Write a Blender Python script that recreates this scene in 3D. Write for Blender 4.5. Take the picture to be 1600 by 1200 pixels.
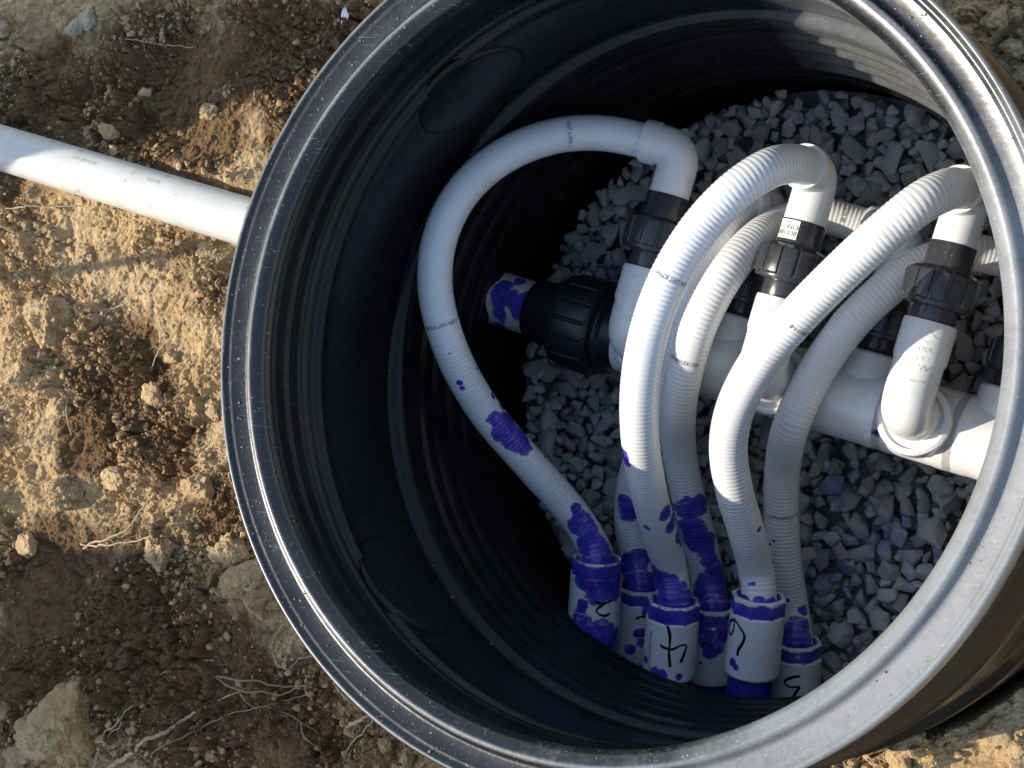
import bpy, bmesh, math, random
import numpy as np
from mathutils import Vector, Matrix

scene = bpy.context.scene
for o in list(bpy.data.objects):
    bpy.data.objects.remove(o, do_unlink=True)
COL = scene.collection
R = math.radians

# ------------------------------------------------------------------ camera
CAM_POS = Vector((0.7309, -0.12062, 1.49768))
CAM_R = Vector((0.876404, 0.094646, -0.472184))
CAM_U = Vector((-0.064113, 0.9947, 0.080382))
CAM_D = Vector((-0.477289, 0.040174, -0.877828))
cam_data = bpy.data.cameras.new('camera')
cam_data.sensor_fit = 'HORIZONTAL'
cam_data.sensor_width = 36.0
cam_data.lens = 54.0
cam_data.clip_start = 0.01
cam_data.clip_end = 500.0
cam = bpy.data.objects.new('camera', cam_data)
COL.objects.link(cam)
m = Matrix((CAM_R, CAM_U, -CAM_D)).transposed().to_4x4()
m.translation = CAM_POS
cam.matrix_world = m
scene.camera = cam

# ------------------------------------------------------------------ sky and sun
SUN_AZ, SUN_EL = 14.0, 45.0          # the light travels towards this azimuth
world = bpy.data.worlds.new('World')
scene.world = world
world.use_nodes = True
wn = world.node_tree
wn.nodes.clear()
sky = wn.nodes.new('ShaderNodeTexSky')
sky.sky_type = 'NISHITA'
sky.sun_disc = False
sky.sun_elevation = R(SUN_EL)
sky.sun_rotation = R(270.0 - SUN_AZ)
sky.air_density = 1.6
sky.dust_density = 0.9
sky.ozone_density = 1.6
bg = wn.nodes.new('ShaderNodeBackground')
bg.inputs['Strength'].default_value = 0.14
wo = wn.nodes.new('ShaderNodeOutputWorld')
wn.links.new(sky.outputs[0], bg.inputs[0])
wn.links.new(bg.outputs[0], wo.inputs[0])
sun_data = bpy.data.lights.new('sun', 'SUN')
sun_data.energy = 3.5
sun_data.angle = R(0.53)
sun_data.color = (1.0, 0.91, 0.77)
sun = bpy.data.objects.new('sun', sun_data)
COL.objects.link(sun)
LDIR = Vector((math.cos(R(SUN_AZ)) * math.cos(R(SUN_EL)), math.sin(R(SUN_AZ)) * math.cos(R(SUN_EL)), -math.sin(R(SUN_EL))))
sun.rotation_euler = LDIR.to_track_quat('-Z', 'Y').to_euler()
sun.location = (-4, -1, 5)
scene.view_settings.view_transform = 'Standard'
scene.view_settings.look = 'None'
scene.view_settings.exposure = 0.88
scene.view_settings.gamma = 1.0
scene.view_settings.use_curve_mapping = False

# ------------------------------------------------------------------ noise in numpy
class Noise:
    def __init__(self, seed):
        r = np.random.RandomState(seed)
        self.p = np.tile(r.permutation(256), 3)
        a = r.rand(256) * 2 * np.pi
        self.g2 = np.stack([np.cos(a), np.sin(a)], 1)
        g = r.randn(256, 3)
        self.g3 = g / np.linalg.norm(g, axis=1)[:, None]
        self.j = r.rand(256, 3)
    def n2(self, x, y):
        xi = np.floor(x).astype(int); yi = np.floor(y).astype(int)
        fx = x - xi; fy = y - yi
        ux = fx * fx * fx * (fx * (fx * 6 - 15) + 10); uy = fy * fy * fy * (fy * (fy * 6 - 15) + 10)
        def g(a, b):
            h = self.p[self.p[(xi + a) & 255] + ((yi + b) & 255)]
            v = self.g2[h]
            return v[..., 0] * (fx - a) + v[..., 1] * (fy - b)
        a = g(0, 0) * (1 - ux) + g(1, 0) * ux
        b = g(0, 1) * (1 - ux) + g(1, 1) * ux
        return (a * (1 - uy) + b * uy) * 1.5
    def fbm(self, x, y, oct=4, gain=.5):
        s = 0; a = 1.0; t = 0
        for i in range(oct):
            s = s + a * self.n2(x * 2 ** i + 17.3 * i, y * 2 ** i - 9.1 * i); t += a; a *= gain
        return s / t
    def cell2(self, x, y):
        """distance to the nearest jittered cell point and that cell's random value"""
        xi = np.floor(x).astype(int); yi = np.floor(y).astype(int)
        best = np.full(x.shape, 9.0); val = np.zeros(x.shape)
        for a in (-1, 0, 1):
            for b in (-1, 0, 1):
                h = self.p[self.p[(xi + a) & 255] + ((yi + b) & 255)]
                d = np.hypot(xi + a + self.j[h, 0] - x, yi + b + self.j[h, 1] - y)
                mk = d < best
                best = np.where(mk, d, best); val = np.where(mk, self.j[h, 2], val)
        return best, val
    def block(self, x, y):
        """broken-clod relief: tilted flat-topped cells with gaps between them"""
        xi = np.floor(x).astype(int); yi = np.floor(y).astype(int)
        b1 = np.full(x.shape, 9.0); b2 = np.full(x.shape, 9.0); val = np.zeros(x.shape); ox = np.zeros(x.shape); oy = np.zeros(x.shape)
        for a in (-1, 0, 1):
            for b in (-1, 0, 1):
                h = self.p[self.p[(xi + a) & 255] + ((yi + b) & 255)]
                dx = xi + a + self.j[h, 0] - x; dy = yi + b + self.j[h, 1] - y
                d = np.hypot(dx, dy)
                mk = d < b1
                b2 = np.where(mk, b1, np.minimum(b2, d))
                ox = np.where(mk, dx, ox); oy = np.where(mk, dy, oy); val = np.where(mk, self.j[h, 2], val); b1 = np.where(mk, d, b1)
        e = b2 - b1
        an = val * 43.0
        return val, e, ox * np.cos(an) + oy * np.sin(an)
    def n3(self, p):
        i = np.floor(p).astype(int); f = p - i
        w = f * f * f * (f * (f * 6 - 15) + 10)
        s = 0
        for a in (0, 1):
            for b in (0, 1):
                for c in (0, 1):
                    h = self.p[self.p[self.p[(i[:, 0] + a) & 255] + ((i[:, 1] + b) & 255)] + ((i[:, 2] + c) & 255)]
                    d = (self.g3[h] * (f - np.array([a, b, c]))).sum(1)
                    s = s + d * (w[:, 0] if a else 1 - w[:, 0]) * (w[:, 1] if b else 1 - w[:, 1]) * (w[:, 2] if c else 1 - w[:, 2])
        return s * 1.5

NZ = Noise(7)
NZ2 = Noise(23)

# ------------------------------------------------------------------ mesh helpers
def fast_mesh(name, verts, faces, smooth=True, angle=None, attrs=None):
    """verts (N,3); faces (M,k) array or a list of such arrays"""
    me = bpy.data.meshes.new(name)
    verts = np.asarray(verts, dtype=np.float32)
    if isinstance(faces, np.ndarray):
        faces = [faces]
    faces = [np.asarray(f, dtype=np.int32) for f in faces if len(f)]
    me.vertices.add(len(verts)); me.vertices.foreach_set('co', verts.ravel())
    tot = sum(f.size for f in faces); np_ = sum(len(f) for f in faces)
    me.loops.add(tot); me.polygons.add(np_)
    me.loops.foreach_set('vertex_index', np.concatenate([f.ravel() for f in faces]))
    lens = np.concatenate([np.full(len(f), f.shape[1], dtype=np.int32) for f in faces])
    st = np.concatenate([[0], np.cumsum(lens)[:-1]]).astype(np.int32)
    me.polygons.foreach_set('loop_start', st)
    me.polygons.foreach_set('use_smooth', np.full(np_, smooth))
    me.update(calc_edges=True)
    if attrs:
        for k, v in attrs.items():
            a = me.attributes.new(k, 'FLOAT', 'POINT')
            a.data.foreach_set('value', np.asarray(v, dtype=np.float32))
    me.validate()
    if angle:
        me.set_sharp_from_angle(angle=R(angle))
    return me

def obj(name, me, mat, parent=None):
    o = bpy.data.objects.new(name, me)
    COL.objects.link(o)
    if mat is not None and not me.materials:
        me.materials.append(mat)
    if parent is not None:
        o.parent = parent
        o.matrix_parent_inverse = Matrix.Identity(4)
        if parent.type == 'EMPTY':
            o.location = -parent.location
    return o

def thing(name, label, cat, loc, group=None):
    o = bpy.data.objects.new(name, None)
    o.empty_display_size = .05
    o.location = loc
    COL.objects.link(o)
    return tag(o, label, cat, group)

def tag(o, label=None, cat=None, group=None, kind=None):
    if label: o['label'] = label
    if cat: o['category'] = cat
    if group: o['group'] = group
    if kind: o['kind'] = kind
    return o

def unit(v):
    v = np.asarray(v, float)
    return v / np.linalg.norm(v)

def spline(P, n):
    P = np.asarray(P, float)
    t = np.concatenate([[0], np.cumsum(np.linalg.norm(np.diff(P, axis=0), axis=1) ** .5)])
    m = np.zeros_like(P)
    d0 = ((P[1:] - P[:-1]) / (t[1:] - t[:-1])[:, None])
    w = (t[1:] - t[:-1])[:, None]
    m[1:-1] = (d0[:-1] * w[1:] + d0[1:] * w[:-1]) / (w[1:] + w[:-1])
    m[0] = d0[0]; m[-1] = d0[-1]
    tt = np.linspace(0, t[-1], 4000)
    i = np.clip(np.searchsorted(t, tt, side='right') - 1, 0, len(P) - 2)
    h = (t[i + 1] - t[i])[:, None]; q = ((tt - t[i])[:, None]) / h
    C = (2*q**3-3*q**2+1)*P[i] + (q**3-2*q**2+q)*h*m[i] + (-2*q**3+3*q**2)*P[i+1] + (q**3-q**2)*h*m[i+1]
    s = np.concatenate([[0], np.cumsum(np.linalg.norm(np.diff(C, axis=0), axis=1))])
    ss = np.linspace(0, s[-1], n)
    return np.stack([np.interp(ss, s, C[:, k]) for k in range(3)], 1), s[-1]

def frames(C, ref=None):
    """parallel transport frames along a polyline"""
    T = np.gradient(C, axis=0); T /= np.linalg.norm(T, axis=1)[:, None]
    n = np.array(ref if ref is not None else (0.3, 0.2, 1.0), float)
    n -= T[0] * (n @ T[0])
    if np.linalg.norm(n) < 1e-3:
        n = np.cross(T[0], (1, 0, 0))
    n /= np.linalg.norm(n)
    N = [n]
    for k in range(1, len(C)):
        n = n - T[k] * (n @ T[k]); n = n / np.linalg.norm(n); N.append(n)
    N = np.array(N); B = np.cross(T, N)
    return T, N, B

def sweep(C, rad, segs=32, caps=True, ref=None):
    """tube along C; rad is (n,) or (n,segs)"""
    C = np.asarray(C, float); n = len(C)
    T, N, B = frames(C, ref)
    a = np.arange(segs) * 2 * np.pi / segs
    rad = np.asarray(rad, float)
    if rad.ndim == 0: rad = np.full(n, float(rad))
    if rad.ndim == 1: rad = np.repeat(rad[:, None], segs, 1)
    V = C[:, None] + rad[..., None] * (np.cos(a)[None, :, None] * N[:, None] + np.sin(a)[None, :, None] * B[:, None])
    V = V.reshape(-1, 3)
    i = np.arange(n - 1)[:, None] * segs; j = np.arange(segs)[None]
    j2 = (j + 1) % segs
    F = np.stack([i + j, i + j2, i + segs + j2, i + segs + j], -1).reshape(-1, 4)
    Fs = [F]
    if caps:
        c0 = len(V); V = np.concatenate([V, C[:1], C[-1:]])
        jj = np.arange(segs); jj2 = (jj + 1) % segs
        e = (n - 1) * segs
        Fs.append(np.concatenate([np.stack([np.full(segs, c0), jj2, jj], 1), np.stack([np.full(segs, c0 + 1), e + jj, e + jj2], 1)]))
    return V, Fs

def lathe(prof, origin, axis, segs=64, ref=None, mod=None):
    """prof: [(axial, radius)], closed by the caller; mod(axial_index, angles) scales the radius"""
    axis = unit(axis); o = np.asarray(origin, float)
    r0 = np.array(ref if ref is not None else (0, 0, 1.0)); r0 = r0 - axis * (r0 @ axis)
    if np.linalg.norm(r0) < 1e-3: r0 = np.cross(axis, (1, 0, 0))
    r0 = unit(r0); b0 = np.cross(axis, r0)
    a = np.arange(segs) * 2 * np.pi / segs
    pr = np.asarray(prof, float); n = len(pr)
    rad = np.repeat(pr[:, 1:2], segs, 1)
    if mod is not None:
        rad = rad * np.array([mod(k, a) for k in range(n)])
    V = o + pr[:, 0][:, None, None] * axis + rad[..., None] * (np.cos(a)[None, :, None] * r0 + np.sin(a)[None, :, None] * b0)
    V = V.reshape(-1, 3)
    i = np.arange(n - 1)[:, None] * segs; j = np.arange(segs)[None]; j2 = (j + 1) % segs
    F = np.stack([i + j, i + segs + j, i + segs + j2, i + j2], -1).reshape(-1, 4)
    return V, F[:, ::-1]

def blobs(V, L):
    """signed field: above 0 inside any of the paint blobs (x, y, z, r)"""
    f = np.full(len(V), -1.0)
    for x, y, z, r in L:
        d = np.linalg.norm(V - np.array([x, y, z]), axis=1)
        f = np.maximum(f, 1 - d / r)
    return f

FONT_CACHE = {}
def text_shape(body):
    """flat text as (verts (N,2) with unit cap height, faces list)"""
    if body in FONT_CACHE: return FONT_CACHE[body]
    cu = bpy.data.curves.new('t', 'FONT'); cu.body = body; cu.size = 1.0
    cu.align_x = 'CENTER'; cu.align_y = 'CENTER'; cu.resolution_u = 2
    o = bpy.data.objects.new('t', cu); COL.objects.link(o)
    dg = bpy.context.evaluated_depsgraph_get(); dg.update()
    me = o.evaluated_get(dg).to_mesh()
    V = np.array([v.co[:2] for v in me.vertices]); F = [list(p.vertices) for p in me.polygons]
    o.evaluated_get(dg).to_mesh_clear()
    bpy.data.objects.remove(o, do_unlink=True)
    FONT_CACHE[body] = (V, F)
    return V, F

def py_mesh(name, V, F, smooth=False):
    me = bpy.data.meshes.new(name)
    me.from_pydata([tuple(v) for v in V], [], F)
    me.update()
    at_ = me.attributes.new('stain', 'FLOAT', 'POINT'); at_.data.foreach_set('value', np.full(len(V), -1.0, dtype=np.float32))
    if smooth:
        for p in me.polygons: p.use_smooth = True
    return me

# ------------------------------------------------------------------ materials
def mat_new(name):
    mt = bpy.data.materials.new(name); mt.use_nodes = True
    nt = mt.node_tree
    b = nt.nodes['Principled BSDF']
    return mt, nt, b

def node(nt, typ, **kw):
    n = nt.nodes.new(typ)
    for k, v in kw.items():
        if k.startswith('i_'):
            n.inputs[k[2:].replace('_', ' ')].default_value = v
        else:
            setattr(n, k, v)
    return n

def noise(nt, scale, detail=4, rough=.55, vec=None):
    n = node(nt, 'ShaderNodeTexNoise')
    n.inputs['Scale'].default_value = scale; n.inputs['Detail'].default_value = detail; n.inputs['Roughness'].default_value = rough
    if vec is not None: nt.links.new(vec, n.inputs['Vector'])
    return n.outputs['Fac']

def ramp(nt, fac, stops, interp='LINEAR'):
    r = nt.nodes.new('ShaderNodeValToRGB'); r.color_ramp.interpolation = interp
    e = r.color_ramp.elements
    while len(e) < len(stops): e.new(.5)
    for k, (p, c) in enumerate(stops):
        e[k].position = p; e[k].color = c if len(c) == 4 else (*c, 1)
    nt.links.new(fac, r.inputs[0])
    return r.outputs[0]

def mathn(nt, op, a, b=None):
    n = nt.nodes.new('ShaderNodeMath'); n.operation = op
    for k, v in enumerate((a, b)):
        if v is None: continue
        if isinstance(v, (int, float)): n.inputs[k].default_value = v
        else: nt.links.new(v, n.inputs[k])
    return n.outputs[0]

def mix(nt, fac, a, b):
    n = nt.nodes.new('ShaderNodeMix'); n.data_type = 'RGBA'
    for sock, v in ((n.inputs[0], fac), (n.inputs[6], a), (n.inputs[7], b)):
        if isinstance(v, tuple): sock.default_value = v if len(v) == 4 else (*v, 1)
        elif isinstance(v, (int, float)): sock.default_value = v
        else: nt.links.new(v, sock)
    return n.outputs[2]

def wpos(nt):
    return nt.nodes.new('ShaderNodeNewGeometry').outputs['Position']

def bump(nt, bsdf, height, strength, dist=.001):
    n = nt.nodes.new('ShaderNodeBump'); n.inputs['Strength'].default_value = strength; n.inputs['Distance'].default_value = dist
    nt.links.new(height, n.inputs['Height']); nt.links.new(n.outputs[0], bsdf.inputs['Normal'])

PURPLE = (.048, .034, .36)
PURPLE_D = (.020, .013, .19)

def white_plastic(name, base, rough, dirt=.25, stained=True, bumps=0.05):
    mt, nt, b = mat_new(name)
    p = wpos(nt)
    n1 = noise(nt, 14, 5, .6, p); n2 = noise(nt, 90, 4, .6, p)
    col = mix(nt, ramp(nt, n1, [(.42, (0, 0, 0)), (.75, (dirt, dirt, dirt))]), base, (.42, .40, .36))
    smear = ramp(nt, noise(nt, 33, 6, .72, p), [(.60, (0, 0, 0)), (.74, (dirt * 1.6,) * 3)])
    col = mix(nt, smear, col, (.36, .29, .20))
    speck = ramp(nt, noise(nt, 260, 2, .5, p), [(.745, (0, 0, 0)), (.775, (.55, .55, .55))])
    col = mix(nt, speck, col, (.12, .11, .13))
    if stained:
        at = node(nt, 'ShaderNodeAttribute', attribute_name='stain')
        nn = mathn(nt, 'ADD', mathn(nt, 'MULTIPLY', noise(nt, 48, 2, .5, p), .75), mathn(nt, 'MULTIPLY', noise(nt, 210, 4, .6, p), .25))
        f = mathn(nt, 'ADD', at.outputs['Fac'], mathn(nt, 'MULTIPLY', mathn(nt, 'SUBTRACT', nn, .5), 1.5))
        mk = ramp(nt, f, [(.05, (0, 0, 0)), (.10, (.40, .40, .40)), (.17, (.92, .92, .92)), (.45, (1, 1, 1))])
        # brushed coats: streaks run round the pipe, thin ones stay lilac, wet overlaps are deep
        su = node(nt, 'ShaderNodeAttribute', attribute_name='su'); sv = node(nt, 'ShaderNodeAttribute', attribute_name='sv')
        cx = nt.nodes.new('ShaderNodeCombineXYZ')
        nt.links.new(mathn(nt, 'MULTIPLY', su.outputs['Fac'], 260.0), cx.inputs[0]); nt.links.new(mathn(nt, 'MULTIPLY', sv.outputs['Fac'], 38.0), cx.inputs[1])
        streak = noise(nt, 1.0, 4, .6, cx.outputs[0])
        coat = mathn(nt, 'ADD', mathn(nt, 'MULTIPLY', streak, .55), mathn(nt, 'MULTIPLY', noise(nt, 34, 4, .6, p), .45))
        pc = ramp(nt, coat, [(.32, (.20, .17, .60)), (.43, (.085, .064, .46)), (.53, PURPLE), (.66, PURPLE_D)])
        pc = mix(nt, ramp(nt, f, [(.10, (.5, .5, .5)), (.22, (0, 0, 0))]), pc, PURPLE_D)
        thin = ramp(nt, coat, [(.26, (.45, .45, .45)), (.42, (1, 1, 1))])
        mk = mathn(nt, 'MULTIPLY', mk, thin)
        col = mix(nt, mk, col, pc)
    nt.links.new(col, b.inputs['Base Color'])
    nt.links.new(ramp(nt, n2, [(.3, (rough * .8,) * 3), (.8, (rough * 1.4,) * 3)]), b.inputs['Roughness'])
    b.inputs['IOR'].default_value = 1.5
    if bumps: bump(nt, b, noise(nt, 420, 3, .6, p), bumps, .0006)
    return mt

M_HOSE = white_plastic('hose_vinyl', (.73, .73, .715), .22, .22, True, .04)
M_PVC = white_plastic('white_pvc', (.73, .73, .71), .26, .28, True, .05)
M_PIPE = white_plastic('weathered_pvc', (.58, .565, .515), .34, .6, True, .06)

def purple_plastic():
    mt, nt, b = mat_new('primer_purple')
    p = wpos(nt)
    c = mix(nt, ramp(nt, noise(nt, 50, 4, .6, p), [(.3, (0, 0, 0)), (.7, (1, 1, 1))]), PURPLE_D, PURPLE)
    nt.links.new(c, b.inputs['Base Color']); b.inputs['Roughness'].default_value = .28
    return mt
M_PURPLE = purple_plastic()

def dark_plastic(name, base, r0, r1, dust, specks, scuff=.0, spec=.5, film_light=0):
    mt, nt, b = mat_new(name)
    p = wpos(nt)
    n1 = noise(nt, 9, 5, .62, p); n2 = mathn(nt, 'ADD', mathn(nt, 'MULTIPLY', noise(nt, 70, 6, .72, p), .6), mathn(nt, 'MULTIPLY', noise(nt, 13, 4, .6, p), .4))
    col = mix(nt, mathn(nt, 'MULTIPLY', ramp(nt, n1, [(.40, (0, 0, 0)), (.72, (1, 1, 1))]), dust), base, (.30, .285, .26))
    if scuff:
        # fine scratches: noise stretched along two slanted directions
        for k, (rz, sc) in enumerate(((.6, (40, 900, 40)), (2.1, (900, 50, 60)))):
            mp = node(nt, 'ShaderNodeMapping'); mp.inputs['Rotation'].default_value = (0, 0, rz); mp.inputs['Scale'].default_value = sc
            nt.links.new(p, mp.inputs['Vector'])
            s = ramp(nt, noise(nt, 1.0, 2, .5, mp.outputs[0]), [(.66, (0, 0, 0)), (.74, (scuff,) * 3)])
            s2 = mathn(nt, 'MULTIPLY', s, ramp(nt, noise(nt, 22 + 9 * k, 3, .6, p), [(.45, (0, 0, 0)), (.6, (1, 1, 1))]))
            col = mix(nt, s2, col, (.5, .49, .47))
    if film_light:
        fa = node(nt, 'ShaderNodeAttribute', attribute_name='film_light')
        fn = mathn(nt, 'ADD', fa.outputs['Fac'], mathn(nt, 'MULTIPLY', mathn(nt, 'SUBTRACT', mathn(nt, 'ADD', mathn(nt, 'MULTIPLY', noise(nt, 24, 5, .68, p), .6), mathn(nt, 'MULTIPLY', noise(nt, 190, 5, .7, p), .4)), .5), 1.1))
        fm = ramp(nt, fn, [(.25, (0, 0, 0)), (.95, (film_light,) * 3)])
        col = mix(nt, fm, col, (.34, .342, .34))  # chalk colour, which also carries the painted sunlit brightness
    if specks:
        sp = ramp(nt, noise(nt, 330, 2, .5, p), [(.715, (0, 0, 0)), (.745, (specks,) * 3)])
        col = mix(nt, sp, col, (.62, .60, .56))
    nt.links.new(col, b.inputs['Base Color'])
    nt.links.new(ramp(nt, n2, [(.36, (r0,) * 3), (.64, (r1,) * 3)]), b.inputs['Roughness'])
    b.inputs['IOR'].default_value = 1.5
    b.inputs['Specular IOR Level'].default_value = spec
    h = mathn(nt, 'ADD', noise(nt, 55, 4, .6, p), mathn(nt, 'MULTIPLY', noise(nt, 700, 2, .5, p), .12))
    bump(nt, b, h, .16 if scuff > .2 else .10, .002)
    return mt

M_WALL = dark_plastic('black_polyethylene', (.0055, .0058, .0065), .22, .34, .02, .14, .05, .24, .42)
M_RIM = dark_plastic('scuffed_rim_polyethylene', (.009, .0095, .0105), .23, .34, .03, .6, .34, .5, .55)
M_BLACK = dark_plastic('black_pvc', (.010, .011, .013), .26, .40, .03, .15, .06)
M_UNION = dark_plastic('charcoal_pvc', (.030, .033, .038), .20, .34, .05, .35, .10)

def simple(name, col, rough, nscale=None, col2=None):
    mt, nt, b = mat_new(name)
    if nscale:
        c = mix(nt, ramp(nt, noise(nt, nscale, 4, .6, wpos(nt)), [(.35, (0, 0, 0)), (.7, (1, 1, 1))]), col, col2)
        nt.links.new(c, b.inputs['Base Color'])
    else:
        b.inputs['Base Color'].default_value = (*col, 1)
    b.inputs['Roughness'].default_value = rough
    return mt
M_INK = simple('marker_ink', (.006, .006, .007), .35)
M_PRINT = simple('grey_print', (.02, .022, .03), .5, 900, (.12, .12, .14))
M_PRINT_G = simple('green_grey_print', (.30, .36, .28), .5, 700, (.55, .57, .52))
M_STICKER = simple('paper_sticker', (.78, .77, .74), .55, 60, (.66, .65, .62))
M_LIT_GAP = simple('cream_lit_gap', (.55, .48, .33), .5, 80, (.06, .04, .3))  # light in the pipe gap, given as a cream colour
M_ROOT = simple('root_bark', (.50, .40, .25), .75, 160, (.22, .15, .08))
M_ROOT_D = simple('root_bark_dark', (.27, .20, .13), .8, 120, (.17, .11, .06))
M_SCRAP = simple('white_scrap', (.72, .68, .70), .6, 200, (.5, .45, .5))

def gravel_mat():
    mt, nt, b = mat_new('crushed_limestone')
    p = wpos(nt)
    oi = nt.nodes.new('ShaderNodeObjectInfo')
    at = node(nt, 'ShaderNodeAttribute', attribute_name='tone')
    rnd = mathn(nt, 'FRACT', mathn(nt, 'ADD', oi.outputs['Random'], at.outputs['Fac']))
    base = ramp(nt, rnd, [(0, (.34, .33, .31)), (.35, (.46, .45, .42)), (.7, (.55, .535, .49)), (.95, (.63, .61, .555)), (1, (.42, .33, .23))])
    base = mix(nt, ramp(nt, noise(nt, 60, 6, .7, p), [(.3, (.5,) * 3), (.66, (0, 0, 0))]), base, (.22, .222, .225))
    base = mix(nt, ramp(nt, noise(nt, 260, 4, .7, p), [(.5, (0, 0, 0)), (.78, (.45,) * 3)]), base, (.42, .41, .39))
    # spilled purple primer on some of the stones
    reg = None
    for (x, y, z, r) in [[0.0826, -0.2654, -0.7, 0.1209], [0.2247, -0.3019, -0.7, 0.0992], [0.0909, -0.1433, -0.7, 0.0745], [0.1699, -0.1906, -0.7, 0.1097], [-0.2978, 0.1536, -0.7, 0.0709], [0.2614, -0.2074, -0.7, 0.0537]]:
        dn = node(nt, 'ShaderNodeVectorMath', operation='DISTANCE'); dn.inputs[1].default_value = (x, y, z)
        nt.links.new(p, dn.inputs[0])
        q = mathn(nt, 'SUBTRACT', 1.0, mathn(nt, 'DIVIDE', dn.outputs['Value'], r))
        reg = q if reg is None else mathn(nt, 'MAXIMUM', reg, q)
    f = mathn(nt, 'ADD', reg, mathn(nt, 'MULTIPLY', mathn(nt, 'SUBTRACT', noise(nt, 26, 4, .65, p), .5), 2.6))
    mk = ramp(nt, f, [(.45, (0, 0, 0)), (1.0, (.55,) * 3)])
    base = mix(nt, mk, base, (.11, .12, .36))
    nt.links.new(base, b.inputs['Base Color'])
    b.inputs['Roughness'].default_value = .85
    bump(nt, b, mathn(nt, 'ADD', noise(nt, 180, 5, .7, p), noise(nt, 55, 3, .6, p)), .8, .004)
    return mt
M_STONE = gravel_mat()

def soil_mat(name, use_attr=True, tint=(1, 1, 1)):
    mt, nt, b = mat_new(name)
    p = wpos(nt)
    t = lambda c: (c[0] * tint[0], c[1] * tint[1], c[2] * tint[2])
    dry = mix(nt, ramp(nt, noise(nt, 5.5, 5, .6, p), [(.35, (0, 0, 0)), (.68, (1, 1, 1))]), t((.72, .53, .30)), t((.64, .43, .20)))
    dry = mix(nt, ramp(nt, noise(nt, 70, 5, .7, p), [(.35, (.6,) * 3), (.62, (0, 0, 0))]), dry, t((.30, .20, .105)))
    dry = mix(nt, ramp(nt, noise(nt, 210, 3, .6, p), [(.58, (0, 0, 0)), (.72, (.6,) * 3)]), dry, t((.62, .50, .33)))
    wet = mix(nt, ramp(nt, noise(nt, 17, 6, .65, p), [(.35, (0, 0, 0)), (.65, (1, 1, 1))]), t((.185, .105, .044)), t((.29, .178, .085)))  # damp soil tone, also used for the painted shade at the upper left
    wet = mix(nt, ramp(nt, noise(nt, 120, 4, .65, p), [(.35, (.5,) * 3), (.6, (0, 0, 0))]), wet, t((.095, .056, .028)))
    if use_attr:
        at = node(nt, 'ShaderNodeAttribute', attribute_name='moist_shade')
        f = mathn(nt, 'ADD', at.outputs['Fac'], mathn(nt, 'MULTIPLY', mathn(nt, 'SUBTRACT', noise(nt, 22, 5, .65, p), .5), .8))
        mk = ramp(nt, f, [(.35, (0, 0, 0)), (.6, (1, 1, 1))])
        col = mix(nt, mk, dry, wet)  # the wet tone also serves as the shade painted at the upper left
    else:
        col = dry
    nt.links.new(col, b.inputs['Base Color'])
    b.inputs['Roughness'].default_value = .95
    b.inputs['Specular IOR Level'].default_value = .2
    h = mathn(nt, 'ADD', noise(nt, 160, 6, .7, p), mathn(nt, 'MULTIPLY', noise(nt, 600, 3, .6, p), .35))
    bump(nt, b, h, .9, .009)
    return mt
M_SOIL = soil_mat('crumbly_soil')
M_CLOD = soil_mat('dry_soil_clod', False, (1.02, 1.02, 1.03))
M_ROCK = simple('dusty_field_stone', (.44, .36, .25), .9, 60, (.30, .24, .165))

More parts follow.
